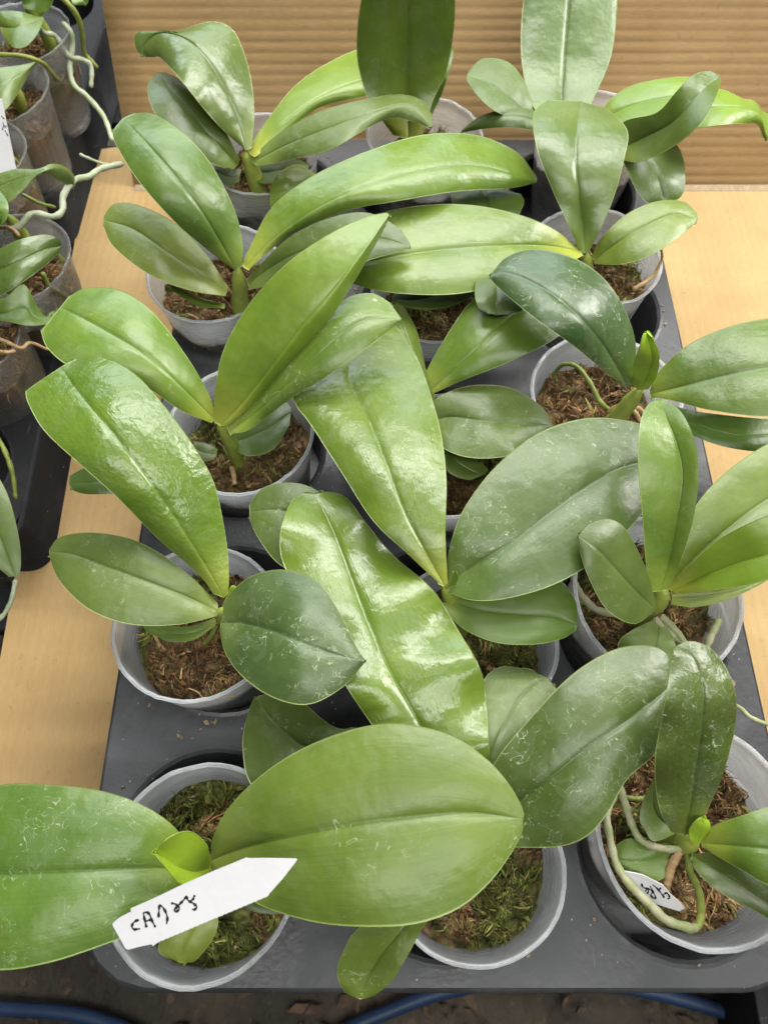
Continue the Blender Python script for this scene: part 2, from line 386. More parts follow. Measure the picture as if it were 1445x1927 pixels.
# ------------------------------------------------------------------ cardboard
FZ = -0.0645      # top of the bench slats is BZ
def cardboard():
    root = thing('cardboard_box', 'opened brown corrugated cardboard sheet with a raised back flap behind the plants', 'cardboard', (0, 0.3, BZ))
    def P(px, py): v = un(px, py, -6.2); return (v.x, v.y)
    c = [P(160, 283), (-0.268, 0.145), (-0.262, -0.012), (0.44, -0.014), (0.46, 0.66), P(215, 278)]
    c[0] = P(172, 284); 
    n = len(c)
    v = [(x, y, BZ + 0.0005) for x, y in c] + [(x, y, BZ + 0.0045) for x, y in c]
    f = [tuple(range(n))[::-1], tuple(range(n, 2 * n))] + [(i, (i + 1) % n, n + (i + 1) % n, n + i) for i in range(n)]
    part('floor_panel', (v, f), M_CARD_FLOOR, root, False)
    # back flap, fluted, leaning back
    b0 = un(252, 349, -6.0); b1 = un(1445, 347, -6.0)
    x0, x1 = b0.x, b1.x + 0.14; yb = b0.y; zb = -0.0600
    lean = math.radians(31); dn = Vector((0, -math.cos(lean), math.sin(lean))); dv = Vector((0, math.sin(lean), math.cos(lean)))
    vv = []; ff = []; NX = 26; pitch = 0.0084; Hw = 0.30; NZ = int(Hw / pitch) * 8
    for j in range(NZ + 1):
        h = Hw * j / NZ
        ph = h / pitch
        prof = abs(math.sin(math.pi * ph)) ** 0.75
        for i in range(NX + 1):
            x = x0 + (x1 - x0) * i / NX
            if i == 0: x += 0.0010 * mnoise.noise(Vector((0, h * 260, 3)))
            q = 0.0003 * prof + 0.0016 * mnoise.noise(Vector((x * 7, h * 9, 1.7))) + 0.0002 * mnoise.noise(Vector((x * 40, h * 200, 0)))
            p = Vector((x, yb, zb)) + dv * h + dn * q
            vv.append(p)
    m = len(vv)
    for j in range(NZ + 1):
        for i in (0, NX):
            pass
    for j in range(NZ):
        for i in range(NX):
            a = j * (NX + 1) + i; ff.append((a, a + 1, a + NX + 2, a + NX + 1))
    # plain back liner and edges
    k0 = len(vv)
    for j in (0, NZ):
        for i in (0, NX):
            vv.append(Vector(vv[j * (NX + 1) + i]) - dn * 0.005)
    ff.append((k0, k0 + 2, k0 + 3, k0 + 1))
    ff.append(tuple([j * (NX + 1) for j in range(NZ + 1)]) + (k0 + 2, k0))
    ff.append(tuple([j * (NX + 1) + NX for j in range(NZ, -1, -1)]) + (k0 + 1, k0 + 3))
    ff.append(tuple([i for i in range(NX, -1, -1)]) + (k0, k0 + 1))
    ff.append(tuple([NZ * (NX + 1) + i for i in range(NX + 1)]) + (k0 + 3, k0 + 2))
    o = part('back_flap', (vv, ff), M_CARD_WALL, root, True)
    # pale torn strip along the fold
    s = Vector((x0, yb - 0.0035, zb))
    part('fold_strip', ([(x0 + 0.002, yb - .006, zb - .0012), (x1, yb - .006, zb - .0012), (x1, yb - 0.0015, zb + .0022), (x0 + 0.002, yb - .0015, zb + .0022),
                         (x0 + 0.002, yb - .006, zb - .0014), (x1, yb - .006, zb - .0014)], [(0, 1, 2, 3), (4, 5, 1, 0)]),
         simple('torn_paper', (0.55, 0.42, 0.27), 0.8, 0.25, 200), root)
cardboard()

# ------------------------------------------------------------------ trays with holes
def tray(name, label, x0, y0, cell, nx, ny, zt, depth, hole_r, mat, rot=0.0, corner=0.04, holes=None, lip=0.010):
    """plate with round sockets; built in local coordinates with the origin at the front-left corner on the bench"""
    root = thing(name, label, 'tray', (x0, y0, zt - depth)); root.rotation_euler = (0, 0, rot)
    W, D = nx * cell, ny * cell; K = 32
    v = []; f = []
    def V(x, y, z): v.append((x, y, z)); return len(v) - 1
    for cy in range(ny):
        for cx in range(nx):
            hx, hy = (cx + .5) * cell, (cy + .5) * cell
            ring, sq, low = [], [], []
            for q in range(K):
                a = 2 * math.pi * q / K + math.pi / 4
                ca, sa = math.cos(a), math.sin(a)
                ring.append(V(hx + hole_r * ca, hy + hole_r * sa, depth - .0012))
                low.append(V(hx + hole_r * .93 * ca, hy + hole_r * .93 * sa, depth * .30))
                mx = max(abs(ca), abs(sa)); X = hx + cell / 2 * ca / mx; Y = hy + cell / 2 * sa / mx
                # rounded outer corners
                for (kx, ky, ax, ay) in ((corner, corner, -1, -1), (W - corner, corner, 1, -1), (corner, D - corner, -1, 1), (W - corner, D - corner, 1, 1)):
                    dx, dy = (X - kx) * ax, (Y - ky) * ay
                    if dx > 0 and dy > 0:
                        L = math.hypot(dx, dy)
                        if L > corner: X = kx + ax * dx / L * corner; Y = ky + ay * dy / L * corner
                sq.append(V(X, Y, depth))
            mid = [V(hx + (v[ring[q]][0] - hx) * 1.04, hy + (v[ring[q]][1] - hy) * 1.04, depth + .0006) for q in range(K)]
            mid2 = [V(hx + (v[ring[q]][0] - hx) * 1.08, hy + (v[ring[q]][1] - hy) * 1.08, depth) for q in range(K)]
            cen = V(hx, hy, depth * .30)
            for q in range(K):
                r = (q + 1) % K
                f.append((mid2[q], sq[q], sq[r], mid2[r])); f.append((mid[q], mid2[q], mid2[r], mid[r])); f.append((ring[q], mid[q], mid[r], ring[r])); f.append((low[q], ring[q], ring[r], low[r]))
                f.append((cen, low[q], low[r]))
    top = mesh_obj('socket_plate', v, f, mat, root, False)
    bm = bmesh.new(); bm.from_mesh(top.data); bmesh.ops.remove_doubles(bm, verts=bm.verts, dist=0.0002); bmesh.ops.recalc_face_normals(bm, faces=bm.faces); bm.to_mesh(top.data); bm.free()
    # skirt round the outside
    out = []
    for (kx, ky, a0) in ((W - corner, corner, -90), (W - corner, D - corner, 0), (corner, D - corner, 90), (corner, corner, 180)):
        for q in range(9):
            a = math.radians(a0 + 90 * q / 8); out.append((kx + corner * math.cos(a), ky + corner * math.sin(a), math.cos(a), math.sin(a)))
    n = len(out); sv = []; sf = []
    prof = [(-.0004, -.0005), (.0016, -.0012), (.0026, -.003), (.0030, -.010), (.004, -depth + .004), (.007, -depth + .002), (.007, -depth + .0005), (.003, -depth + .0005)]
    for (x, y, nx_, ny_) in out:
        for (o_, z_) in prof: sv.append((x + nx_ * o_, y + ny_ * o_, depth + z_))
    m = len(prof)
    for i in range(n):
        j = (i + 1) % n
        for q in range(m - 1): sf.append((i * m + q, i * m + q + 1, j * m + q + 1, j * m + q))
    mesh_obj('skirt', sv, sf, mat, root, True)
    return root
CELL = 0.128; TX, TY = -0.160, -0.053
tray('seedling_tray', 'dark grey plastic tray with fifteen round sockets holding the orchid pots', TX, TY, CELL, 3, 5, 0.0, 0.059, 0.052, M_TRAY)

rng = random.Random(11); cv = []; cf = []
for i in range(260):
    cx = rng.randrange(3); cy = rng.randrange(5); a = rng.uniform(0, 6.28); r = .054 + abs(rng.gauss(0, .010)); x = TX + (cx + .5) * CELL + r * math.cos(a); y = TY + (cy + .5) * CELL + r * math.sin(a)
    if not (TX + .006 < x < TX + 3 * CELL - .006 and TY + .006 < y < TY + 5 * CELL - .006): continue
    if any(math.hypot(x - TX - (q + .5) * CELL, y - TY - (p + .5) * CELL) < .053 for q in range(3) for p in range(5)): continue
    L = rng.uniform(.0004, .0022); w = L * rng.uniform(.25, .7); t = rng.uniform(.0003, .0009); b = rng.uniform(0, 6.28); b0 = len(cv)
    for dz in (.0003, .0003 + t):
        for (sx, sy) in ((-1, -.6), (.3, -1), (1, .4), (-.4, 1)):
            cv.append((x + sx * L * math.cos(b) - sy * w * math.sin(b), y + sx * L * math.sin(b) + sy * w * math.cos(b), dz))
    cf += [(b0 + 4, b0 + 5, b0 + 6, b0 + 7)] + [(b0 + q, b0 + (q + 1) % 4, b0 + 4 + (q + 1) % 4, b0 + 4 + q) for q in range(4)]
o = mesh_obj('moss_crumbs', cv, cf, simple('dry_moss_crumbs', (0.36, 0.27, 0.16), 0.8, 0.6, 40), smooth=False)
o['kind'] = 'stuff'; tag(o, 'dry moss crumbs spilled on the grey tray top', 'crumbs')

# ------------------------------------------------------------------ pots
RIM_R, POT_H = 0.0455, 0.088
def pot_mesh(seed):
    rr = random.Random(seed); K = 96
    prof = [(1.040, -.0002), (1.044, -.0008), (1.036, -.0012), (1.000, -.0018), (.985, -.009), (.97, -.016), (.90, -.045), (.80, -POT_H + .003), (.77, -POT_H)]
    inner = [(1.030, .0002), (.998, -.0004), (.982, -.0030), (.968, -.009), (.952, -.016), (.882, -.045), (.785, -POT_H + .005)]
    ring = inner[::-1] + prof
    v = []; f = []; uv = []
    ph = rr.uniform(0, 6)
    for i, (r, z) in enumerate(ring):
        for q in range(K + 1):
            a = 2 * math.pi * q / K
            top = max(0, 1 + z / .02)
            wob = 1 + top * (0.020 * math.sin(2 * a + ph) + .008 * math.sin(3 * a + 2 * ph) + 0.009 * mnoise.noise(Vector((math.cos(a) * 4, math.sin(a) * 4, seed))) + 0.007 * mnoise.noise(Vector((math.cos(a) * 15, math.sin(a) * 15, seed))))
            zz = z + top * (0.0010 * math.sin(2 * a + ph * 1.7) + .0010 * mnoise.noise(Vector((math.cos(a) * 6, math.sin(a) * 6, seed + 5))) + 0.0006 * mnoise.noise(Vector((math.cos(a) * 20, math.sin(a) * 20, seed))))
            x = RIM_R * r * wob
            v.append((x * math.cos(a), x * math.sin(a), zz + POT_H)); uv.append((q / K, 0.0 if r > 1.035 else max(.02, -z / POT_H) if not (.99 < r < 1.0) else 0.0))
    for i in range(len(ring) - 1):
        for q in range(K):
            a = i * (K + 1) + q; f.append((a, a + 1, a + K + 2, a + K + 1))
    b = (len(ring) - 1) * (K + 1); f.append(tuple(b + q for q in range(K))[::-1])
    f.append(tuple(q for q in range(K)))
    return v, f, uv
MOSS_PAL = {'brown': [((.25, .130, .055), 5), ((.38, .23, .11), 3), ((.10, .06, .028), 5), ((.16, .15, .04), 3)],
            'green': [((.15, .17, .030), 6), ((.25, .25, .06), 3), ((.08, .10, .018), 5), ((.28, .19, .09), 1), ((.06, .05, .02), 2)],
            'mixed': [((.23, .13, .055), 4), ((.17, .17, .04), 4), ((.38, .25, .12), 2), ((.08, .06, .02), 3)]}
def moss_mesh(kind, seed):
    """clumped moss: many small curled strands heaped on a lumpy core"""
    rr = random.Random(seed); v = []; f = []; col = []
    pals = {kk: [c for c, w in MOSS_PAL[kk] for _ in range(w)] for kk in MOSS_PAL}
    R = RIM_R * .925
    def hgt(x, y):
        return POT_H - .0285 + .0095 * mnoise.noise(Vector((x * 45, y * 45, seed * 3.3))) + .0035 * mnoise.noise(Vector((x * 120, y * 120, seed))) + .004 * (1 - (x * x + y * y) / (R * R))
    clumps = []
    for i in range(105):
        r = R * math.sqrt((i + .5) / 105) * .95; a = i * 2.39996 + rr.uniform(-.25, .25); x, y = r * math.cos(a), r * math.sin(a)
        zone = mnoise.noise(Vector((x * 30, y * 30, seed * 2.1))) + rr.uniform(-.12, .12) + {'green': .26, 'brown': -.20, 'mixed': .05}[kind]
        zk = kind if abs(zone) < .14 else ('green' if zone > 0 else 'brown')
        clumps.append((x, y, hgt(x, y) + rr.uniform(-.0045, .0015), rr.uniform(.0030, .0056), zk, rr.uniform(.55, 1.35), rr.uniform(0, 6.28)))
    for i in range(5600):
        cx, cy, cz, cr_, zk, tone, swirl = rr.choice(clumps)
        az = rr.uniform(0, 6.283); el = math.asin(rr.uniform(.05, 1.0)); n_ = Vector((math.cos(az) * math.cos(el), math.sin(az) * math.cos(el), math.sin(el)))
        p = Vector((cx, cy, cz - cr_ * .45)) + n_ * cr_ * rr.uniform(.8, 1.1)
        L = rr.uniform(.0022, .0065) * (1 + 1.1 * (rr.random() < .08)); w = rr.uniform(.0002, .00075) * (2.4 if rr.random() < .07 else 1)
        tdir = n_.cross(Vector((math.cos(swirl), math.sin(swirl), .4 + rr.uniform(-.8, .8)))).normalized(); out_ = rr.uniform(-.25, .75); curl = rr.uniform(-1.2, 1.2)
        base = rr.choice(pals[zk]); s = 1.35 * tone * rr.uniform(.6, 1.35); side = n_.cross(tdir).normalized(); b0 = len(v)
        for q in range(4):
            t = q / 3; c = p + tdir * L * t + n_ * (out_ * L * t * (1 - .5 * t)) + side * curl * L * t * t * .5
            k_ = math.hypot(c.x, c.y)
            if k_ > R * .985: c.x *= R * .985 / k_; c.y *= R * .985 / k_
            ww = side * w * (1 - .7 * t) + n_ * w * .3
            v.append(tuple(c - ww)); v.append(tuple(c + ww))
            for _ in range(2): col.append((base[0] * s, base[1] * s, base[2] * s, 1))
        for q in range(3): f.append((b0 + 2 * q, b0 + 2 * q + 1, b0 + 2 * q + 3, b0 + 2 * q + 2))
    # core
    K = 72; rings = 24; c0 = len(v)
    for i in range(rings):
        r = R * i / (rings - 1)
        for q in range(K):
            a = 6.28318 * q / K; x, y = r * math.cos(a), r * math.sin(a); 
            nz = mnoise.noise(Vector((x * 260, y * 260, seed + .5))); n2 = mnoise.noise(Vector((x * 650, y * 650, seed + 4)))
            v.append((x, y, hgt(x, y) - .0020 + .0016 * nz + .0010 * n2))
            zone = mnoise.noise(Vector((x * 30, y * 30, seed * 2.1))) + {'green': .26, 'brown': -.20, 'mixed': .05}[kind]
            cc = rr.choice(pals['green' if zone > 0 else 'brown']); sh = .45 + .5 * rr.random(); col.append((cc[0] * sh, cc[1] * sh, cc[2] * sh, 1))
    for q in range(K):
        a = 6.28318 * q / K; v.append((RIM_R * .77 * math.cos(a), RIM_R * .77 * math.sin(a), .010)); col.append((.045, .032, .015, 1))
    for i in range(rings):
        for q in range(K):
            a = c0 + i * K + q; b = c0 + i * K + (q + 1) % K; f.append((a, a + K, b + K, b))
    me = bpy.data.meshes.new('moss'); me.from_pydata(v, [], f)
    at = me.color_attributes.new('Col', 'FLOAT_COLOR', 'POINT'); at.data.foreach_set('color', np.array(col, 'f').ravel())
    me.materials.append(M_MOSS); me.update(); return me
MOSS = {k: [moss_mesh(k, i * 7 + s) for i in range(2)] for s, k in enumerate(MOSS_PAL)}
_potn = [0]
def pot(px, py, label, z=4.0, tilt=(0, 0), moss='mixed', scale=1.0, sxy=(1, 1), spin=0.0, group='clear plastic orchid pots', mat=None):
    i = _potn[0]; _potn[0] += 1
    R = Matrix.Rotation(math.radians(tilt[0]), 3, 'X') @ Matrix.Rotation(math.radians(tilt[1]), 3, 'Y') @ Matrix.Rotation(math.radians(spin), 3, 'Z')
    rim = un(px, py, z); base = rim - R @ Vector((0, 0, POT_H * scale))
    root = thing('plant_pot', label, 'pot', base, group)
    root.rotation_euler = R.to_euler(); root.scale = (scale * sxy[0], scale * sxy[1], scale)
    v, f, uv = pot_mesh(i * 3 + 1)
    mesh_obj('cup', v, f, mat or M_PLASTIC, root, True, uv)
    me = MOSS[moss][i % 2]
    o = bpy.data.objects.new('moss', me); C.objects.link(o); o.parent = root; o['kind'] = 'stuff'; o.rotation_euler = (0, 0, i * 1.3)
    return root


# ------------------------------------------------------------------ leaves
_ln = [0]
def leaf(root, L, M, R, z, cls='m', e=(0.0, 0.0), stain=0.5, gloss=0.5, pebble=0.3, wave=None, fold=0.5, bulge=0.38, thick=0.16, label=None, name='leaf'):
    """a blade lofted between its two margins and its midrib; z = heights (cm) along the midrib, e = height of the margins over it"""
    i = _ln[0]; _ln[0] += 1; rr = random.Random(i * 31 + 3)
    NV = 44; tt = np.linspace(0, 1, NV); tt = 0.5 - 0.5 * np.cos(math.pi * tt) * (1 - .25) - .25 * (0.5 - tt) * 1.0
    tt = (tt - tt[0]) / (tt[-1] - tt[0])
    ss = np.array([-1, -.975, -.92, -.8, -.64, -.48, -.32, -.18, -.09, -.03, 0, .03, .09, .18, .32, .48, .64, .8, .92, .975, 1])
    Lp, Mp, Rp = sample(L, tt), sample(M, tt), sample(R, tt)
    zm = zsample(z, tt)
    tg = np.gradient(Mp, axis=0); tg /= np.maximum(np.linalg.norm(tg, axis=1, keepdims=True), 1e-6); pn = np.stack([-tg[:, 1], tg[:, 0]], 1)
    wmin = 0.30 * FPX / 48 * np.clip(1 - tt / .16, 0, 1) * min(1.0, np.linalg.norm(Mp[-1] - Mp[0]) / 180)     # a clasping base, never a point
    for A_, sg in ((Lp, 1), (Rp, -1)):
        sgn = sg if np.sum((Lp - Rp) * pn) > 0 else -sg
        for j in range(NV):
            d_ = A_[j] - Mp[j]; off_ = np.dot(d_, pn[j]) * sgn
            if off_ < wmin[j]: A_[j] = A_[j] + pn[j] * sgn * (wmin[j] - off_)
    env = np.clip(tt / .18, 0, 1); env = env * env * (3 - 2 * env)
    tipf = np.clip((1 - tt) / .22, 0, 1); tipf = np.sqrt(tipf * (2 - tipf))
    fp = fold * np.exp(-((tt - .10) / .16) ** 2)
    p1, p2, p3 = rr.uniform(0, 6.3), rr.uniform(0, 6.3), rr.uniform(0, 6.3)
    V = np.zeros((NV, len(ss), 3))
    for j in range(NV):
        wpx = (np.linalg.norm(Lp[j] - Mp[j]) + np.linalg.norm(Rp[j] - Mp[j])) / 300.0
        for q, s in enumerate(ss):
            E_ = Lp[j] if s < 0 else Rp[j]; a = abs(s); ee = e[0] if s < 0 else e[1]
            px = Mp[j] + (E_ - Mp[j]) * a
            zz = zm[j] + ee * env[j] * tipf[j] * a ** 1.3 + fp[j] * a * min(1, wpx * 2.2)
            zz += bulge * tipf[j] * min(1, wpx) * 4 * a * (1 - a) * .7 - 0.07 * min(1, wpx * 1.6) * math.exp(-(s / .035) ** 2) * tipf[j]
            zz += min(1, wpx) * tipf[j] * .11 * (math.sin(7 * tt[j] + p1 + 1.5 * s) + .6 * math.sin(13 * tt[j] + p2 - 2.2 * s))
            if wave and (wave[3] == 0 or wave[3] * s > 0): zz += wave[0] * a ** 1.3 * tipf[j] * env[j] * math.sin(2 * math.pi * wave[1] * tt[j] + wave[2] + (1.1 if s > 0 else 0))
            V[j, q] = un(px[0], px[1], zz)
    # normals
    dv = np.gradient(V, axis=0); du = np.gradient(V, axis=1); nn = np.cross(du, dv); ln = np.linalg.norm(nn, axis=2, keepdims=True); nn = nn / np.maximum(ln, 1e-12)
    cam_p = np.array([0, 0, CAM_Z / 100])
    flip = 1.0 if np.sum(nn * (cam_p - V) * ln) >= 0 else -1.0
    nn *= flip
    th = thick / 100 * (0.28 + .72 * np.sqrt(np.clip(1 - ss ** 2, 0, 1)))[None, :, None]
    B = V - nn * th
    nq = len(ss); verts = list(V.reshape(-1, 3)) + list(B.reshape(-1, 3)); off = NV * nq
    uvs = [((s + 1) / 2, t) for t in tt for s in ss] * 2
    fs = []
    for j in range(NV - 1):
        for q in range(nq - 1):
            a = j * nq + q; F_ = (a, a + 1, a + nq + 1, a + nq); G_ = tuple(x + off for x in F_)
            if flip > 0: fs.append(F_); fs.append(G_[::-1])
            else: fs.append(F_[::-1]); fs.append(G_)
    def strip(idx):
        for a, b in zip(idx[:-1], idx[1:]): fs.append((a, a + off, b + off, b) if flip > 0 else (b, b + off, a + off, a))
    strip([j * nq for j in range(NV)]); strip([(NV - 1 - j) * nq + nq - 1 for j in range(NV)])
    strip([nq - 1 - q for q in range(nq)]); strip([(NV - 1) * nq + q for q in range(nq)])
    o = mesh_obj(name, verts, fs, leaf_mat(cls, stain, gloss, pebble), root, True, uvs, origin=tuple(root.location))
    if label: o['label'] = label
    d = np.linalg.norm(np.diff(V[:, 10], axis=0), axis=1).sum() * 100; w = np.linalg.norm(V[:, 0] - V[:, -1], axis=1).max() * 100
    LOG.append((root['label'][:40], cls, round(d, 1), round(w, 1)))
    return o
LOG = []
def plant(px, py, zc, label, r=0.62, lean=(0, 0), zb=1.4, stem=True, group='potted orchid plants on the tray'):
    """an orchid: its root Empty stands where the stem leaves the moss"""
    top = un(px, py, zc); base = Vector((top.x + lean[0] / 100, top.y + lean[1] / 100, zb / 100))
    root = thing('orchid_plant', label, 'orchid', base, group)
    if stem:
        mid = base.lerp(top, .55) + Vector((.0015, 0, 0))
        tube3('stem', [tuple(base - Vector((0, 0, .006))), tuple(mid), tuple(top + Vector((0, 0, .002)))], [r * .85 / 100, r / 100, r * 1.08 / 100, r * .98 / 100, r * .5 / 100], M_STEM, root, 12, 16, .05, random.Random(px))
    return root
def root_(pl, pts, rad, mat, seed=1): return tube('root', pts, [x * .86 for x in rad], mat, pl, 9, None, .14, seed)

# ================================================================== the tray, front row
pot(378, 1636, 'front left pot on the grey tray, under the white CA725 label', 4.0, (0, 0), 'green', 1.03, (1.0, 1.05), 20)
A = plant(372, 1640, 5.2, 'orchid at the front left with two wide leaves under the white CA725 label', .7)
leaf(A, [(350, 1615), (335, 1563), (275, 1518), (195, 1489), (100, 1477), (0, 1477), (-110, 1510), (-190, 1580), (-215, 1650)],
     [(362, 1638), (300, 1634), (200, 1638), (100, 1642), (0, 1645), (-110, 1652), (-215, 1660)],
     [(350, 1660), (320, 1705), (270, 1748), (205, 1775), (100, 1810), (0, 1826), (-100, 1812), (-180, 1750), (-215, 1670)],
     [5.4, 7.2, 7.8, 7.6, 6.8, 5.8], 'm', (-.2, -.5), .75, .45, .25)
leaf(A, [(398, 1608), (400, 1578), (432, 1518), (500, 1452), (582, 1402), (680, 1368), (760, 1362), (850, 1384), (915, 1428), (955, 1472), (978, 1510), (986, 1532)],
     [(392, 1622), (440, 1602), (520, 1580), (640, 1557), (760, 1540), (880, 1530), (985, 1541)],
     [(400, 1640), (440, 1672), (500, 1708), (600, 1737), (700, 1744), (785, 1738), (862, 1710), (918, 1664), (955, 1616), (977, 1578), (986, 1552)],
     [5.4, 8.0, 9.6, 10.2, 10.2, 9.8], 'o', (.1, -.5), .6, .42, .2, fold=.3)
leaf(A, [(390, 1650), (345, 1664), (322, 1645), (305, 1622), (292, 1604)], [(396, 1634), (370, 1641), (340, 1634), (315, 1618), (291, 1602)],
     [(399, 1622), (390, 1592), (370, 1570), (348, 1565), (322, 1575), (300, 1593)], [5.6, 6.6, 7.6, 8.4, 9.0], 'y', (.3, 1.2), 0, .35, .1, fold=.2, label='small bright yellow-green new leaf')
leaf(A, [(368, 1690), (320, 1730), (300, 1775), (303, 1796), (330, 1808)], [(385, 1690), (365, 1740), (348, 1780), (338, 1812)], [(400, 1690), (411, 1730), (402, 1765), (370, 1806), (350, 1812)],
     [4.6, 4.9, 4.7, 4.4], 'o', (0, -.2), .5, .35, .2)
leaf(A, [(420, 1680), (470, 1712), (515, 1721), (545, 1716)], [(420, 1665), (470, 1690), (520, 1705), (546, 1714)], [(430, 1650), (490, 1670), (530, 1690), (546, 1711)], [4.6, 5.2, 5.2, 5], 'd', (0, 0), .3, .4, .2)

pot(894, 1630, 'front middle pot with green moss showing beside the lowest leaf', 4.0, (2, 0), 'green', .93, (1, 1.03), 0)
B = plant(885, 1575, 5.0, 'orchid in the front middle pot with a rippled glossy leaf reaching up left', .6)
leaf(B, [(868, 1570), (800, 1500), (725, 1400), (650, 1290), (595, 1195), (550, 1100), (527, 1040), (530, 990), (548, 945), (575, 925)],
     [(880, 1560), (845, 1470), (790, 1365), (735, 1270), (690, 1165), (655, 1070), (628, 1000), (592, 928)],
     [(892, 1560), (918, 1470), (919, 1380), (908, 1270), (862, 1185), (815, 1110), (740, 1045), (690, 985), (650, 935), (606, 924)],
     [5.0, 6.6, 7.4, 7.6, 7.4, 7.2, 6.6], 'b', (.1, -.3), .2, .85, .32, (.55, 4.6, .6, 0), fold=.3)
leaf(B, [(900, 1548), (915, 1490), (932, 1432), (1000, 1348), (1075, 1270), (1150, 1224), (1212, 1214), (1250, 1226), (1268, 1262)],
     [(905, 1560), (960, 1520), (1030, 1470), (1100, 1412), (1170, 1362), (1230, 1318), (1269, 1282)],
     [(905, 1572), (940, 1590), (985, 1595), (1060, 1592), (1108, 1571), (1143, 1530), (1180, 1466), (1235, 1415), (1266, 1340), (1271, 1296)],
     [5.2, 7.0, 8.3, 8.8, 8.7, 8.2], 'd', (-.2, -.6), .8, .52, .22)
leaf(B, [(870, 1540), (880, 1400), (905, 1290), (940, 1255), (985, 1258)], [(890, 1540), (920, 1430), (960, 1340), (1000, 1290), (1030, 1275)], [(905, 1540), (960, 1450), (1010, 1370), (1045, 1310), (1044, 1290)],
     [4.4, 5.4, 5.6, 5.0, 4.4], 'g', (-.5, -.3), .6, .35, .2)
leaf(B, [(860, 1580), (760, 1440), (680, 1372), (640, 1372), (605, 1352), (570, 1322), (520, 1300)], [(855, 1590), (740, 1500), (640, 1440), (560, 1395), (505, 1345), (485, 1310)], [(850, 1600), (700, 1560), (560, 1530), (475, 1480), (457, 1410), (463, 1355), (478, 1312)],
     [4.6, 5.6, 6.0, 5.6, 4.6], 'd', (.5, -.6), .7, .4, .2, label='dark leaf turned up along its pale margin')
leaf(B, [(862, 1606), (800, 1660), (740, 1700), (678, 1742), (648, 1785), (634, 1832), (648, 1868)], [(875, 1618), (810, 1690), (755, 1750), (715, 1800), (690, 1845), (678, 1881)], [(890, 1630), (840, 1690), (800, 1738), (772, 1790), (738, 1845), (705, 1874)],
     [4.6, 6.2, 6.6, 6.2, 5.4], 'o', (.5, .4), .7, .45, .3)

pot(1318, 1560, 'front right pot leaning in its socket, with thick roots round a small label', 4.0, (3, 5), 'brown', 1.12, (1.0, 1.08), 30)
Cp = plant(1300, 1582, 5.4, 'orchid at the front right with an upright mottled leaf and bare curling roots', .66, (0, 0))
leaf(Cp, [(1262, 1566), (1243, 1530), (1233, 1480), (1232, 1420), (1243, 1360), (1254, 1300), (1264, 1240), (1267, 1218)],
     [(1288, 1572), (1302, 1500), (1312, 1430), (1322, 1360), (1322, 1290), (1302, 1235), (1270, 1216)],
     [(1305, 1570), (1330, 1525), (1362, 1450), (1383, 1370), (1384, 1310), (1370, 1265), (1340, 1222), (1305, 1207), (1280, 1210)],
     [6.0, 7.8, 9.6, 11.0, 11.8, 11.8], 'd', (.2, -.3), 1.0, .72, .6, (.22, 3.1, .4, 0), fold=.3, label='upright dark leaf with a crumpled, water-marked face')
leaf(Cp, [(1318, 1578), (1345, 1552), (1400, 1533), (1450, 1517), (1540, 1500), (1640, 1530), (1690, 1590)], [(1318, 1586), (1390, 1592), (1450, 1598), (1540, 1604), (1620, 1606), (1692, 1602)], [(1322, 1594), (1355, 1615), (1400, 1640), (1450, 1668), (1540, 1690), (1630, 1670), (1692, 1612)],
     [5.8, 7.6, 8.4, 8.4, 7.6], 'b', (-.2, -.6), .3, .6, .2, fold=.6)
leaf(Cp, [(1300, 1606), (1350, 1608), (1420, 1640), (1500, 1680), (1560, 1720)], [(1300, 1610), (1360, 1640), (1430, 1685), (1510, 1735), (1570, 1745)], [(1300, 1616), (1310, 1640), (1355, 1680), (1430, 1720), (1520, 1775), (1572, 1760)],
     [4.8, 5.6, 5.8, 5.4, 5], 'd', (.3, -.2), .3, .6, .2, fold=.5)
leaf(Cp, [(1258, 1586), (1220, 1590), (1185, 1578), (1158, 1590)], [(1262, 1600), (1220, 1615), (1180, 1620), (1150, 1612)], [(1270, 1640), (1230, 1660), (1190, 1655), (1155, 1630)], [4.0, 4.0, 3.9, 3.7], 'm', (0, -.2), .4, .4, .2)
leaf(Cp, [(1268, 1570), (1230, 1583), (1212, 1560), (1203, 1540), (1212, 1500), (1228, 1470)], [(1272, 1562), (1240, 1540), (1228, 1510), (1232, 1466)], [(1276, 1555), (1258, 1520), (1245, 1490), (1238, 1464)], [4.6, 5.0, 5.4, 5.8], 'd', (0, 0), .3, .4, .2)
leaf(Cp, [(1300, 1590), (1296, 1562), (1312, 1543), (1322, 1540)], [(1310, 1592), (1316, 1570), (1322, 1552), (1325, 1540)], [(1322, 1586), (1335, 1565), (1335, 1548), (1329, 1540)], [5.6, 6.2, 6.9, 7.2], 'y', (.3, -.2), 0, .5, .1)
root_(Cp, [(1284, 1596, 4.6), (1250, 1597, 4.5), (1208, 1583, 4.3), (1190, 1556, 4.3), (1178, 1520, 4.5), (1165, 1480, 4.6), (1160, 1440, 4.4)], [.20, .22, .24, .24], M_ROOT, 3)
root_(Cp, [(1278, 1600, 4.5), (1262, 1632, 4.2), (1254, 1662, 3.6), (1250, 1690, 2.9)], [.26, .25, .2], M_ROOT_T, 4)
root_(Cp, [(1290, 1602, 4.4), (1298, 1640, 4.2), (1314, 1676, 3.8), (1318, 1712, 3.4), (1312, 1742, 3.2), (1290, 1750, 3.4)], [.20, .21, .24, .24], M_ROOT_G, 5)
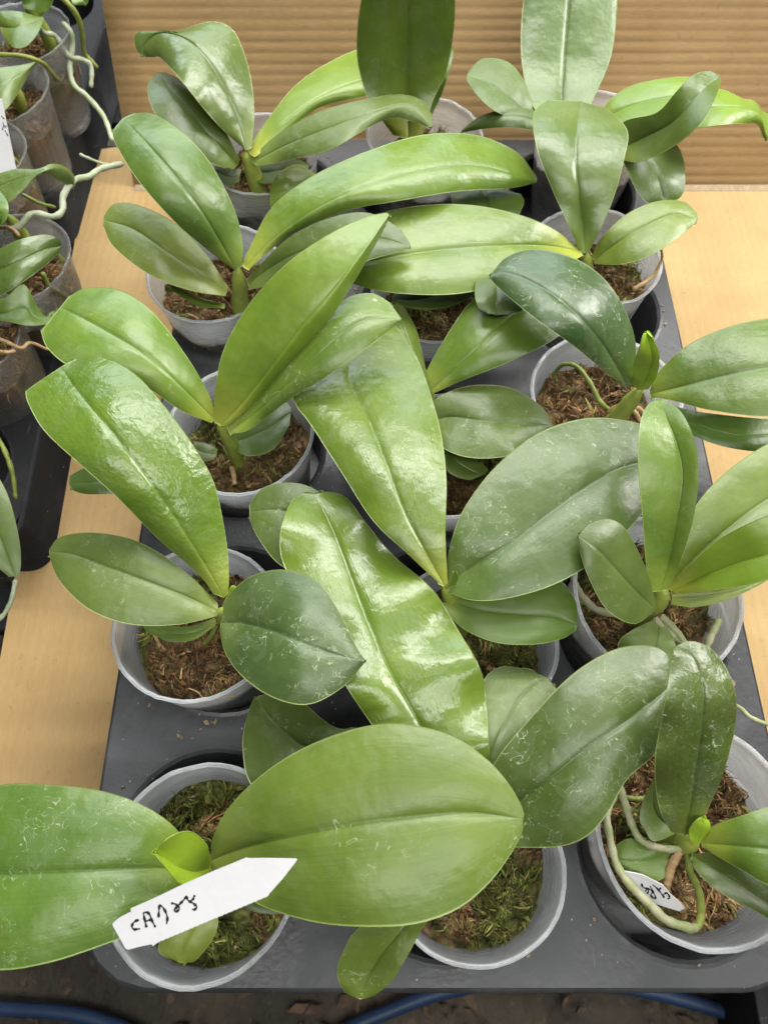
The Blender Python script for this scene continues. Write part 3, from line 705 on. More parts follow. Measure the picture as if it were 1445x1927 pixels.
root_(Cp, [(1312, 1745, 3.2), (1290, 1744, 3.6), (1252, 1730, 4.0), (1220, 1700, 4.3), (1180, 1660, 4.5), (1158, 1622, 4.6), (1146, 1570, 4.7), (1142, 1530, 4.6), (1158, 1495, 4.4)], [.24, .26, .24, .22, .2], M_ROOT, 6)
root_(Cp, [(1172, 1500, 3.2), (1200, 1503, 3.1), (1225, 1498, 3.0)], [.16, .16], M_ROOT_G, 7)

root_(Cp, [(1372, 1322, 4.6), (1392, 1332, 5.0), (1412, 1350, 5.2), (1450, 1364, 4.8), (1490, 1360, 4.2)], [.12, .14, .13, .1], M_ROOT, 8)

# ================================================================== second row
pot(368, 1168, 'pot with brown moss beside the cardboard, second from the front on the left', 4.0, (-2, -3), 'brown', 1.0, (1.02, 1.0), 40)
F = plant(418, 1150, 5.4, 'orchid second from front on the left, broad glossy leaf above a round dark one', .5, (-.4, 0))
leaf(F, [(402, 1118), (375, 1082), (300, 1016), (225, 940), (150, 873), (85, 812), (54, 760), (48, 735)],
     [(422, 1125), (385, 1060), (330, 975), (270, 890), (205, 805), (155, 745), (115, 690)],
     [(431, 1115), (430, 1050), (420, 980), (400, 900), (352, 820), (292, 742), (240, 692), (180, 670), (140, 676)],
     [5.8, 7.6, 9.4, 11.0, 12.0, 12.0, 10.8], 'b', (-.5, -.5), .30, .85, .75, fold=.6, bulge=.3)
leaf(F, [(410, 1135), (360, 1085), (300, 1040), (240, 1012), (170, 1002), (115, 1010), (94, 1032)], [(412, 1150), (350, 1122), (280, 1095), (200, 1065), (140, 1043), (93, 1038)], [(408, 1160), (330, 1176), (240, 1174), (165, 1145), (112, 1092), (94, 1048)],
     [5.2, 6.6, 7.2, 7.0, 6.4], 'g', (.2, -.4), .55, .4, .3)
leaf(F, [(418, 1160), (428, 1122), (475, 1083), (538, 1072), (598, 1094), (638, 1150), (668, 1212), (686, 1242)], [(416, 1172), (455, 1172), (510, 1185), (560, 1205), (620, 1228), (686, 1244)], [(414, 1190), (424, 1228), (455, 1272), (512, 1312), (580, 1326), (645, 1293), (686, 1247)],
     [6.0, 8.2, 9.4, 9.6, 9.4], 'k', (-.4, -.5), .9, .5, .2, fold=.2)
leaf(F, [(405, 1162), (360, 1178), (310, 1178), (272, 1176)], [(408, 1172), (365, 1190), (315, 1192), (270, 1180)], [(402, 1180), (365, 1204), (320, 1207), (278, 1190)], [4.2, 4.4, 4.3, 4.2], 'm', (0, 0), .2, .4, .2)
leaf(F, [(418, 1140), (425, 1125), (436, 1102)], [(425, 1145), (432, 1125), (440, 1103)], [(434, 1138), (442, 1120), (442, 1104)], [5.8, 6.3, 6.8], 'y', (.1, .1), 0, .5, .1)
root_(F, [(408, 1175, 3.6), (398, 1196, 3.0), (384, 1212, 2.0)], [.2, .18], M_ROOT_G, 9)
root_(F, [(355, 1295, 2.9), (372, 1302, 3.1), (390, 1316, 3.0), (440, 1310, 3.1)], [.05, .05], M_ROOT_T, 10)

pot(890, 1200, 'pot under the crossing leaves in the middle of the second row', 4.0, (0, 0), 'mixed', 1.0)
Ep = plant(838, 1106, 7.2, 'orchid mid-tray with a long pale leaf up left and broad water-marked leaf right', .6, (1.4, -.6))
leaf(Ep, [(826, 1098), (770, 1045), (702, 980), (640, 885), (585, 800), (550, 750), (560, 700), (620, 640), (680, 605)],
     [(838, 1106), (797, 1032), (760, 960), (718, 850), (680, 760), (655, 700), (690, 610)],
     [(842, 1096), (838, 1000), (840, 900), (827, 800), (793, 690), (765, 640), (740, 610), (705, 602)],
     [7.4, 8.6, 9.2, 9.2, 8.6, 8.0, 7.4], 'b', (-.6, -.3), .40, .78, .3, fold=.9, bulge=.35)
leaf(Ep, [(838, 1078), (848, 1022), (872, 958), (930, 880), (1010, 816), (1100, 787), (1190, 793), (1245, 820), (1262, 850)],
     [(842, 1098), (890, 1065), (950, 1030), (1020, 975), (1090, 925), (1170, 880), (1263, 862)],
     [(842, 1115), (890, 1130), (950, 1127), (1030, 1105), (1095, 1072), (1150, 1030), (1210, 965), (1250, 905), (1263, 876)],
     [7.2, 8.6, 9.2, 9.2, 8.8, 8.2], 'd', (.1, -.4), .8, .46, .24)
leaf(Ep, [(836, 1122), (900, 1118), (980, 1098), (1050, 1092), (1082, 1130), (1086, 1165)], [(835, 1130), (900, 1148), (970, 1155), (1040, 1160), (1086, 1176)], [(832, 1142), (870, 1182), (932, 1209), (1000, 1213), (1055, 1203), (1086, 1184)],
     [6.2, 6.8, 6.8, 6.4], 'm', (0, -.3), .25, .35, .2)
leaf(Ep, [(838, 1110), (848, 1090), (852, 1075)], [(846, 1108), (853, 1092), (856, 1076)], [(856, 1104), (862, 1088), (859, 1076)], [7.4, 7.9, 8.4], 'b', (.1, .1), 0, .5, .1)
leaf(Ep, [(800, 1110), (690, 1000), (600, 925), (545, 908), (495, 918), (469, 950)], [(800, 1120), (690, 1040), (600, 985), (530, 960), (470, 962)], [(800, 1130), (690, 1100), (590, 1090), (525, 1062), (485, 1010), (469, 975)], [5.2, 5.8, 6.2, 6.2, 5.6], 'd', (0, -.3), .8, .45, .2)

pot(1238, 1118, 'second pot from the front on the right, clear side against the cardboard', 4.0, (0, 3), 'mixed', 1.06, (1.0, 1.0), 70)
D = plant(1249, 1116, 6.0, 'orchid second from front on the right with upright leaf and bright folded leaf', .62, (-.3, 0))
leaf(D, [(1222, 1115), (1214, 1050), (1207, 960), (1200, 870), (1203, 800), (1218, 762), (1240, 752)], [(1243, 1112), (1262, 1040), (1277, 960), (1284, 890), (1272, 830), (1254, 788), (1243, 752)], [(1258, 1110), (1280, 1055), (1303, 980), (1314, 900), (1308, 835), (1285, 780), (1255, 754)],
     [6.4, 8.0, 9.6, 10.8, 11.4, 11.2], 'm', (.3, .5), .6, .5, .3, fold=.5)
leaf(D, [(1226, 1155), (1190, 1174), (1140, 1146), (1105, 1082), (1090, 1035), (1088, 1012)], [(1232, 1146), (1195, 1110), (1160, 1072), (1125, 1035), (1087, 1008)], [(1232, 1128), (1215, 1070), (1180, 1000), (1150, 977), (1115, 983), (1092, 1003)],
     [6.2, 7.8, 9.0, 9.8, 10.2], 'd', (-.2, .0), .3, .4, .2, fold=.2)
leaf(D, [(1256, 1100), (1300, 1060), (1360, 1010), (1450, 968), (1540, 950), (1600, 970)], [(1262, 1112), (1320, 1085), (1390, 1058), (1450, 1042), (1530, 1015), (1603, 980)], [(1275, 1118), (1330, 1112), (1400, 1102), (1450, 1088), (1540, 1050), (1602, 990)],
     [6.2, 8.4, 10.2, 11.0, 10.8], 'c', (.8, .2), 0, .55, .15, fold=.7)
leaf(D, [(1248, 1100), (1272, 1050), (1300, 965), (1360, 893), (1450, 832), (1560, 800), (1650, 830)], [(1252, 1106), (1310, 1045), (1380, 985), (1450, 935), (1550, 885), (1653, 850)], [(1260, 1112), (1330, 1085), (1400, 1050), (1450, 1020), (1560, 970), (1653, 872)],
     [6.0, 7.6, 8.6, 9.0, 8.6], 'o', (.2, .0), .55, .45, .2)
leaf(D, [(1262, 1118), (1320, 1105), (1400, 1085), (1450, 1068)], [(1264, 1126), (1320, 1122), (1390, 1108), (1460, 1074)], [(1262, 1138), (1310, 1142), (1370, 1128), (1430, 1100), (1460, 1080)], [5.2, 5.8, 6.2, 6.2], 'o', (0, 0), .2, .4, .2)
leaf(D, [(1232, 1165), (1190, 1185), (1165, 1205), (1162, 1225)], [(1240, 1168), (1235, 1205), (1225, 1240), (1215, 1275)], [(1248, 1168), (1266, 1200), (1275, 1240), (1250, 1275)], [4.0, 3.9, 3.8, 3.7], 'o', (0, 0), .3, .35, .2)
root_(D, [(1242, 1158, 4.2), (1262, 1178, 3.9), (1285, 1208, 3.4), (1298, 1235, 2.8)], [.26, .27, .24], M_ROOT, 11)
root_(D, [(1230, 1162, 4.1), (1252, 1186, 3.8), (1278, 1205, 3.4), (1292, 1218, 3.0)], [.24, .26], M_ROOT, 12)
root_(D, [(1352, 1165, 3.5), (1340, 1190, 3.6), (1325, 1225, 3.2), (1318, 1250, 2.6)], [.26, .25], M_ROOT, 13)
root_(D, [(1215, 1160, 3.0), (1135, 1152, 3.4), (1100, 1128, 3.6), (1082, 1100, 3.8), (1078, 1085, 3.6)], [.2, .24, .25, .22], M_ROOT, 14)

# ================================================================== third row
pot(452, 805, 'left pot of the third row, its smoky side seen above the second-row pot', 4.0, (0, 0), 'mixed', 1.02)
G = plant(414, 800, 6.0, 'orchid third from front on the left with a bright arching pointed leaf', .45, (.3, 0))
leaf(G, [(398, 796), (340, 772), (270, 726), (190, 700), (130, 688), (90, 655), (77, 622)], [(405, 790), (350, 735), (290, 680), (230, 640), (170, 605), (115, 577)], [(408, 782), (390, 735), (350, 668), (292, 592), (232, 548), (165, 542), (130, 558)],
     [6.2, 8.2, 9.8, 10.6, 10.4, 9.4], 'b', (-.4, -.4), .35, .6, .2, fold=.6)
leaf(G, [(404, 795), (405, 735), (422, 655), (470, 570), (540, 495), (620, 440), (690, 408), (728, 400)], [(416, 802), (460, 755), (515, 685), (570, 610), (630, 540), (685, 470), (733, 403)], [(430, 800), (480, 758), (540, 700), (592, 640), (645, 565), (690, 490), (722, 432), (733, 408)],
     [6.2, 8.4, 10.6, 12.4, 13.4, 13.6], 'c', (.3, -.9), .15, .55, .15, fold=.6, label='bright yellow-green leaf arching up to a point')
leaf(G, [(428, 805), (470, 750), (540, 680), (600, 612), (650, 562), (700, 552), (735, 570)], [(430, 812), (490, 770), (560, 705), (630, 640), (690, 600), (756, 600)], [(432, 816), (470, 808), (540, 756), (620, 705), (690, 655), (735, 620), (755, 604)],
     [5.8, 7.6, 9.5, 10.8, 11.4, 11.0], 'm', (-.2, -.5), .8, .6, .25, fold=.4)
leaf(G, [(430, 825), (480, 780), (530, 755), (548, 765)], [(430, 835), (475, 820), (515, 800), (548, 775)], [(435, 845), (470, 858), (515, 845), (545, 800)], [3.6, 4.0, 4.3, 4.4], 'd', (0, 0), .2, .4, .2)
leaf(G, [(410, 845), (390, 835), (365, 830)], [(408, 855), (385, 852), (362, 842)], [(405, 862), (385, 868), (365, 855)], [3.4, 3.6, 3.6], 'd', (0, 0), .2, .4, .2)
leaf(G, [(300, 890), (230, 880), (165, 880), (132, 895)], [(300, 905), (230, 905), (170, 908), (130, 910)], [(300, 920), (230, 928), (165, 930), (135, 922)], [3.6, 4.4, 4.6, 4.2], 'd', (0, -.2), .2, .5, .2)
root_(G, [(436, 880, 2.6), (440, 895, 2.8), (442, 912, 2.6)], [.2, .18], M_ROOT_T, 15)

pot(842, 852, 'middle pot of the third row, half hidden beside the long glossy leaf', 4.0, (0, 0), 'brown', .96)
H = plant(800, 770, 5.0, 'orchid in the middle of the third row with an oval grey-green leaf lying right', .5, (1.8, -1.2))
leaf(H, [(806, 790), (815, 755), (855, 733), (905, 724), (962, 731), (1015, 762), (1038, 795)], [(804, 795), (850, 784), (910, 792), (970, 797), (1040, 801)], [(806, 806), (832, 842), (882, 861), (950, 859), (1008, 833), (1038, 806)],
     [5.0, 6.0, 6.4, 6.0, 5.4], 'g', (0, -.3), .6, .4, .25)
leaf(H, [(798, 735), (800, 705), (830, 648), (885, 568), (950, 520), (1030, 530)], [(802, 742), (850, 700), (910, 645), (970, 590), (1060, 560)], [(806, 745), (870, 716), (960, 680), (1040, 640), (1085, 600), (1075, 570)],
     [5.6, 7.4, 8.4, 8.6, 8.0], 'b', (-.5, -.3), .5, .55, .2)
leaf(H, [(800, 800), (820, 760), (800, 690), (785, 625), (765, 585), (745, 565)], [(780, 800), (790, 740), (780, 680), (765, 630), (742, 570)], [(760, 800), (765, 740), (755, 680), (745, 630), (738, 580)], [4.6, 6.4, 7.4, 7.4, 7.0], 'o', (-.5, 0), .2, .75, .2, label='pale margin of a leaf showing behind the long glossy one')
leaf(H, [(830, 830), (870, 850), (915, 880), (912, 892)], [(830, 845), (860, 870), (885, 885), (908, 894)], [(830, 860), (845, 890), (880, 903), (900, 898)], [4.2, 4.5, 4.4, 4.2], 'm', (0, 0), .2, .4, .2)

pot(1142, 738, 'right pot of the third row with brown moss and a looping root', 4.0, (0, 0), 'brown', 1.04)
I = plant(1204, 733, 5.9, 'orchid third from front on the right with upright pale shoot beside a dark leaf', .55, (-1.6, -.6))
leaf(I, [(1186, 728), (1196, 690), (1190, 620), (1150, 540), (1090, 490), (1010, 469), (955, 482), (924, 515)], [(1180, 728), (1160, 690), (1120, 630), (1060, 570), (1000, 530), (950, 512), (922, 520)], [(1172, 726), (1140, 702), (1080, 652), (1010, 602), (950, 553), (922, 524)],
     [6.4, 9.2, 11.4, 12.2, 11.8, 11.2], 'k', (-.5, -.4), .8, .6, .25, fold=.6)
leaf(I, [(1186, 722), (1190, 690), (1202, 655), (1212, 628)], [(1202, 735), (1218, 705), (1226, 670), (1216, 625)], [(1220, 732), (1236, 705), (1240, 665), (1226, 635)], [6.0, 8.2, 10.4, 11.6], 'y', (.5, -.1), 0, .4, .1, fold=.7, label='upright pale yellow-green shoot leaf')
leaf(I, [(1222, 735), (1235, 705), (1285, 655), (1360, 618), (1450, 598), (1540, 600), (1600, 650)], [(1222, 742), (1290, 725), (1370, 705), (1450, 690), (1530, 680), (1602, 668)], [(1222, 746), (1270, 755), (1340, 773), (1450, 784), (1540, 760), (1602, 685)],
     [6.4, 8.4, 9.6, 9.8, 9.0], 'm', (0, -.3), .6, .5, .4, fold=.5)
leaf(I, [(1230, 752), (1300, 772), (1400, 785), (1480, 790)], [(1232, 758), (1300, 795), (1390, 820), (1490, 815)], [(1234, 764), (1290, 812), (1360, 840), (1440, 850), (1490, 835)], [4.8, 5.6, 5.8, 5.2], 'm', (0, -.2), .3, .5, .3)
root_(I, [(1150, 775, 2.8), (1128, 755, 3.4), (1108, 718, 4.0), (1085, 690, 4.0), (1060, 686, 3.6), (1045, 700, 2.8), (1040, 715, 2.2)], [.2, .2, .18, .16], M_ROOT_G, 16)
root_(I, [(1205, 795, 3.2), (1190, 772, 3.6), (1160, 765, 3.4), (1142, 778, 2.8)], [.18, .2, .16], M_ROOT_T, 17)
root_(I, [(1215, 785, 3.2), (1200, 768, 3.6), (1175, 775, 3.6), (1160, 790, 2.8)], [.18, .18, .16], M_ROOT_T, 18)

# ================================================================== fourth row
pot(402, 508, 'left pot of the fourth row with a white rim showing over the cardboard', 4.0, (0, 0), 'brown', 1.02)
Lp_ = plant(448, 510, 6.6, 'orchid fourth from front on the left with a very long arching right leaf', .55, (-.9, 0))
leaf(Lp_, [(430, 500), (400, 478), (330, 418), (262, 342), (220, 275), (211, 246)], [(444, 508), (415, 455), (375, 390), (325, 325), (275, 268), (232, 222)], [(456, 502), (456, 450), (438, 385), (395, 305), (345, 250), (290, 215), (250, 213)],
     [7.0, 9.2, 11.2, 12.4, 12.6, 11.6], 'm', (-.5, -.5), .5, .55, .25, fold=.7)
leaf(Lp_, [(428, 540), (390, 480), (330, 420), (260, 386), (215, 384), (195, 408)], [(428, 548), (370, 510), (310, 470), (250, 430), (194, 414)], [(424, 557), (360, 547), (282, 517), (215, 465), (195, 424)],
     [5.4, 6.8, 7.4, 7.4, 7.0], 'o', (0, -.2), .35, .45, .2)
leaf(Lp_, [(455, 498), (472, 462), (512, 390), (590, 330), (700, 281), (800, 253), (895, 254), (970, 285), (1008, 330)], [(460, 505), (520, 445), (600, 390), (700, 345), (800, 318), (900, 312), (1010, 340)], [(468, 508), (510, 470), (560, 435), (650, 397), (750, 378), (860, 360), (960, 354), (1008, 344)],
     [7.0, 9.0, 10.6, 11.4, 11.2, 10.2, 8.8], 'b', (-.3, -.7), .35, .65, .3, fold=.6, label='very long arching bright green leaf')
leaf(Lp_, [(464, 525), (540, 450), (620, 410), (690, 400), (745, 425), (770, 455)], [(466, 532), (550, 480), (640, 450), (710, 448), (772, 463)], [(470, 545), (540, 530), (640, 510), (700, 488), (750, 474), (772, 467)], [6.0, 8.4, 10.0, 10.6, 10.4], 'd', (.2, -.2), .4, .5, .2)
leaf(Lp_, [(424, 572), (380, 562), (345, 545), (322, 536)], [(424, 577), (380, 569), (345, 552), (320, 538)], [(422, 580), (378, 577), (345, 560), (320, 542)], [4.4, 4.7, 5.0, 5.2], 'o', (.5, 0), 0, .4, .1, thick=.1)
root_(Lp_, [(440, 560, 3.6), (446, 590, 2.8), (448, 605, 2.2)], [.3, .25], M_ROOT_G, 19)

pot(822, 545, 'middle pot of the fourth row, dark and almost hidden under broad leaves', 4.0, (0, 0), 'mixed', 1.0)
Pp = plant(930, 470, 5.2, 'orchid of the middle fourth-row pot, mostly buried under the broad bright leaves', .5, (-2.6, -1.0))
leaf(Pp, [(920, 470), (900, 510), (893, 550), (900, 578), (918, 590)], [(940, 470), (935, 520), (935, 560), (935, 592)], [(960, 470), (985, 510), (998, 555), (985, 582), (955, 592)], [6.0, 8.6, 9.6, 9.4], 'g', (0, 0), .2, .4, .2)
leaf(Pp, [(930, 480), (960, 430), (985, 385), (980, 365)], [(915, 470), (920, 420), (915, 380), (905, 345)], [(890, 470), (870, 420), (850, 380), (850, 350)], [5, 6.4, 7.2, 7.4], 'm', (0, 0), .1, .4, .2)
leaf(Pp, [(920, 500), (840, 520), (760, 540), (740, 555)], [(920, 520), (840, 550), (780, 565), (735, 562)], [(920, 540), (850, 575), (790, 582), (745, 572)], [5.0, 6.2, 6.6, 6.4], 'd', (0, 0), .2, .4, .2)

pot(1122, 478, 'right pot of the fourth row with a dry root hooked over its rim', 4.0, (0, 0), 'brown', 1.02)
J = plant(1102, 482, 6.4, 'orchid fourth from front on the right with upright pale leaf bent at top', .55, (.8, 0))
leaf(J, [(1088, 470), (1070, 425), (1040, 360), (1010, 280), (1003, 215), (1030, 188)], [(1100, 478), (1096, 420), (1086, 350), (1082, 280), (1088, 215), (1092, 190)], [(1108, 474), (1130, 430), (1155, 370), (1174, 300), (1180, 245), (1140, 203)],
     [6.8, 8.2, 9.6, 10.6, 11.0, 10.2], 'g', (.1, .0), .25, .62, .2, fold=.9, bulge=.4, label='upright pale leaf bent over at its top')
leaf(J, [(1112, 484), (1130, 448), (1180, 402), (1235, 379), (1285, 379), (1310, 400)], [(1116, 490), (1170, 450), (1220, 422), (1270, 402), (1313, 412)], [(1120, 497), (1170, 497), (1220, 482), (1270, 452), (1308, 420)], [6.2, 7.8, 8.6, 8.8, 8.4], 'o', (.1, -.2), .4, .45, .25, fold=.4)
leaf(J, [(1088, 468), (1040, 430), (970, 402), (880, 385), (780, 388), (690, 410), (640, 450), (625, 490)], [(1092, 472), (1020, 462), (930, 463), (830, 470), (730, 485), (625, 505)], [(1098, 480), (1040, 510), (950, 535), (850, 554), (740, 551), (665, 535), (628, 515)],
     [6.8, 8.6, 9.4, 9.4, 9.0, 8.2], 'b', (.2, -.5), .45, .62, .25, fold=.6)
root_(J, [(1190, 545, 3.6), (1225, 522, 4.0), (1243, 492, 4.8), (1244, 472, 5.6), (1236, 458, 6.2)], [.2, .17, .14, .12, .1], M_ROOT_T, 20)

# ================================================================== back row
pot(490, 285, 'back left pot of the tray against the fluted cardboard', 4.0, (0, 0), 'brown', 1.0)
Np = plant(462, 292, 6.2, 'orchid at the back left with a pale shiny leaf whose tip curls over', .62, (.6, 0))
leaf(Np, [(448, 270), (425, 250), (390, 212), (340, 150), (312, 118), (300, 107), (288, 108), (276, 107)], [(464, 284), (445, 215), (420, 160), (385, 105), (345, 70), (300, 62), (272, 85), (270, 106)], [(474, 278), (479, 210), (470, 135), (448, 70), (425, 45), (390, 41), (335, 57), (285, 58), (256, 62), (254, 84), (264, 104)],
     [6.8, 8.2, 9.6, 10.8, 11.2, 10.6, 9.2], 'g', (-.3, -.2), .35, .8, .25, fold=.7, bulge=.3, label='pale shiny leaf with its tip curled under')
leaf(Np, [(440, 318), (400, 308), (340, 270), (290, 210), (278, 165), (290, 142)], [(448, 310), (400, 260), (360, 215), (325, 175), (298, 137)], [(452, 300), (420, 240), (380, 190), (340, 150), (312, 136)], [5.6, 7.4, 8.4, 8.8, 8.4], 'd', (-.2, 0), .3, .5, .2)
leaf(Np, [(466, 282), (495, 238), (545, 172), (600, 128), (680, 90), (740, 85)], [(470, 290), (520, 240), (580, 195), (650, 160), (760, 130)], [(480, 296), (530, 258), (600, 203), (690, 180), (760, 150)], [6.4, 7.6, 8.3, 8.4, 7.6], 'c', (-.3, -.5), .1, .6, .15, fold=.5)
leaf(Np, [(470, 300), (520, 255), (600, 210), (690, 186), (755, 178), (795, 190), (812, 215)], [(474, 306), (540, 272), (620, 240), (700, 212), (770, 197), (813, 238)], [(486, 313), (540, 302), (620, 282), (690, 242), (735, 222), (775, 228), (808, 240)],
     [6.0, 7.6, 9.0, 9.8, 10.0, 8.8], 'g', (-.1, -.3), .7, .45, .25, (.25, 1.4, 3.0, 1))
leaf(Np, [(472, 318), (520, 305), (560, 300), (580, 310)], [(472, 328), (515, 322), (555, 315), (582, 312)], [(470, 338), (500, 345), (545, 335), (580, 316)], [4.0, 4.5, 4.8, 4.8], 'd', (0, 0), .1, .4, .2)
leaf(Np, [(455, 318), (430, 318), (405, 312)], [(452, 330), (430, 332), (404, 320)], [(450, 342), (430, 350), (408, 335)], [4.0, 4.3, 4.4], 'd', (0, 0), .1, .4, .2)
leaf(Np, [(600, 330), (560, 310), (525, 325), (508, 355)], [(600, 345), (560, 345), (530, 360), (508, 375)], [(600, 370), (560, 400), (530, 410), (510, 395)], [4.6, 5.2, 5.2, 4.6], 'm', (0, 0), .2, .5, .2)

pot(800, 252, 'back middle pot of the tray, its pale rim beside the dark upright leaf', 4.0, (0, 0), 'mixed', 1.0)
O = plant(770, 262, 5.6, 'orchid at the back middle with one tall dark green leaf standing upright', .7, (1.6, .8))
leaf(O, [(740, 255), (700, 200), (680, 150), (671, 90), (678, 10), (700, -70), (740, -120)], [(768, 262), (768, 190), (766, 110), (768, 30), (775, -50), (770, -135)], [(796, 255), (815, 190), (838, 140), (852, 70), (856, 0), (845, -70), (805, -125)],
     [6.2, 8.0, 10.5, 13.2, 15.8, 18.2], 'b', (.2, .1), .45, .5, .2, fold=.4, label='tall dark upright leaf against the cardboard')
leaf(O, [(800, 240), (830, 180), (850, 115), (853, 92)], [(790, 240), (815, 180), (835, 125), (850, 88)], [(780, 240), (800, 180), (820, 120), (840, 88)], [5.4, 6.8, 8.4, 9.2], 'm', (0, 0), .2, .4, .2)

pot(1115, 238, 'back right pot of the tray behind the upright pale leaf', 4.0, (0, 0), 'brown', 1.0)
K = plant(1075, 262, 6.0, 'orchid at the back right with a tall grey-green leaf and three arching right leaves', .6, (1.0, .6))
leaf(K, [(1040, 250), (1000, 195), (983, 130), (980, 60), (988, -20), (1010, -90), (1045, -130)], [(1070, 258), (1056, 190), (1060, 120), (1066, 40), (1072, -40), (1078, -142)], [(1085, 250), (1112, 195), (1148, 110), (1160, 20), (1160, -50), (1145, -100), (1112, -134)],
     [6.8, 7.4, 8.6, 10.0, 11.6, 13.2], 'g', (-.1, -.1), .4, .55, .25, fold=.5, label='tall grey-green upright leaf cut by the top of the view')
leaf(K, [(1040, 240), (1002, 190), (985, 150), (955, 116), (910, 110), (884, 130)], [(1030, 245), (980, 205), (945, 175), (915, 155), (878, 142)], [(1015, 250), (965, 225), (925, 205), (898, 180), (878, 152)], [6.2, 7.2, 8.4, 9.0, 9.0], 'g', (.2, 0), .6, .35, .2)
leaf(K, [(1050, 240), (1000, 206), (950, 206), (905, 218), (870, 243)], [(1050, 248), (1000, 222), (950, 217), (905, 228), (867, 247)], [(1050, 258), (1000, 245), (960, 240), (915, 242), (868, 250)], [6.4, 7.8, 8.2, 7.6, 6.4], 'd', (0, -.4), .3, .5, .2)
leaf(K, [(1120, 225), (1150, 185), (1190, 160), (1245, 148), (1300, 145), (1350, 160)], [(1120, 235), (1170, 205), (1220, 190), (1280, 180), (1355, 175)], [(1125, 245), (1175, 235), (1230, 225), (1290, 210), (1355, 185)], [6.0, 7.2, 8.0, 8.4, 8.2], 'c', (0, .1), .2, .5, .15)
leaf(K, [(1150, 262), (1175, 228), (1235, 212), (1272, 172), (1300, 143), (1330, 133), (1350, 140)], [(1155, 285), (1205, 262), (1262, 232), (1300, 192), (1330, 162), (1354, 145)], [(1160, 298), (1200, 304), (1255, 282), (1305, 245), (1340, 195), (1356, 155)], [6.0, 7.6, 9.4, 11.0, 11.8, 11.6], 'm', (.4, .3), .3, .45, .2, fold=.6)
leaf(K, [(1210, 235), (1270, 190), (1330, 168), (1370, 172), (1420, 200), (1446, 215)], [(1215, 245), (1270, 225), (1330, 205), (1390, 200), (1428, 214), (1443, 264)], [(1220, 256), (1280, 245), (1340, 237), (1400, 232), (1424, 235), (1434, 258)], [6.0, 8.2, 9.4, 9.6, 8.8, 7.0], 'c', (-.2, -.1), .05, .5, .15)
leaf(K, [(1150, 268), (1170, 300), (1190, 345), (1215, 380), (1240, 382)], [(1165, 268), (1210, 295), (1235, 330), (1250, 380)], [(1185, 262), (1240, 258), (1275, 275), (1289, 320), (1284, 365), (1262, 382)], [5.8, 6.6, 6.2, 5.2], 'g', (-.3, -.4), .5, .45, .25)

# ================================================================== labels
def label_plate(name, label, corners, inner, thick, strokes, sw, notch=True):
    """thin plastic label; corners = outline in (px, py, z); strokes on its face"""
    pts = [un(*c) for c in corners]; c0 = sum(pts, Vector()) / len(pts)
    # best plane through three key points
    a, b, c = [un(*p) for p in inner]; nrm = (b - a).cross(c - a).normalized()
    if nrm.z < 0: nrm = -nrm
    camv = Vector((0, 0, CAM_Z / 100))
    def onp(px, py, off=0.0):
        d = un(px, py, 0) - camv; q = a + nrm * off
        return camv + d * ((q - camv).dot(nrm) / d.dot(nrm))
    root = thing(name, label, 'plant label', onp(*corners[0][:2]), None)
    P = [onp(x, y) for x, y, _ in corners]; n = len(P); o_ = root.location
    v = [p - o_ for p in P] + [p - nrm * thick - o_ for p in P]
    f = [tuple(range(n)), tuple(range(n, 2 * n))[::-1]] + [(i, n + i, n + (i + 1) % n, (i + 1) % n) for i in range(n)]
    plate = mesh_obj('plate', v, f, M_TAG, root, False)
    for st in strokes:
        o2, d2 = catmull(st, 2) if len(st) > 2 else (np.array([np.array(st[0]) + (np.array(st[1]) - np.array(st[0])) * q / 8 for q in range(9)], float), np.linspace(0, 1, 9))
        ts = np.linspace(0, 1, max(8, 6 * len(st))); S = np.stack([np.interp(ts, d2, o2[:, k]) for k in range(2)], 1)
        vv = []; ff = []
        for i in range(len(S)):
            tg = S[min(i + 1, len(S) - 1)] - S[max(i - 1, 0)]; tg = tg / max(1e-6, np.linalg.norm(tg)); nn_ = np.array([-tg[1], tg[0]])
            w = sw * (.75 + .3 * math.sin(i * .7 + len(st))) * (.6 if i in (0, len(S) - 1) else 1)
            vv.append(onp(*(S[i] + nn_ * w), .00012) - o_); vv.append(onp(*(S[i] - nn_ * w), .00012) - o_)
        for i in range(len(S) - 1): ff.append((2 * i, 2 * i + 1, 2 * i + 3, 2 * i + 2))
        mesh_obj('ink_stroke', vv, ff, M_INK, plate, False)
    return root
def Z(p): return (200 + p[0] / 3.8026, 1420 + p[1] / 3.8026)       # reading scale of the enlarged view
sk = [[(238, 1182), (205, 1195), (186, 1225), (200, 1250), (244, 1246)], [(268, 1130), (276, 1180), (290, 1238)], [(268, 1128), (305, 1135), (330, 1190), (354, 1236)], [(284, 1192), (325, 1180)],
      [(376, 1168), (378, 1125), (385, 1080), (415, 1105), (438, 1160), (434, 1214)], [(466, 1062), (500, 1072), (525, 1100), (505, 1122), (488, 1112), (520, 1078), (560, 1035), (580, 1012)],
      [(572, 1012), (590, 1045), (620, 1062), (648, 1088), (632, 1110), (616, 1104)], [(606, 1048), (625, 1030), (634, 1006)]]
edge = [(150, 1395), (270, 1362), (325, 1355), (338, 1370), (350, 1356)]
low = [(460 + i * 14.5, 1318 - i * 6.35 + (3 if i % 2 else -3)) for i in range(49)]
out = [(46, 1212), (72, 1185), (110, 1160), (180, 1125), (176, 1103), (330, 1036), (550, 930), (760, 838), (1000, 740), (1012, 745), (1150, 744), (1358, 748), (1364, 758), (1262, 890), (1165, 998), (1160, 1010)]
low = [(1160 - i * 17.5, 1012 + i * 7.35 + (2.2 if i % 2 else -1.5)) for i in range(1, 46)]
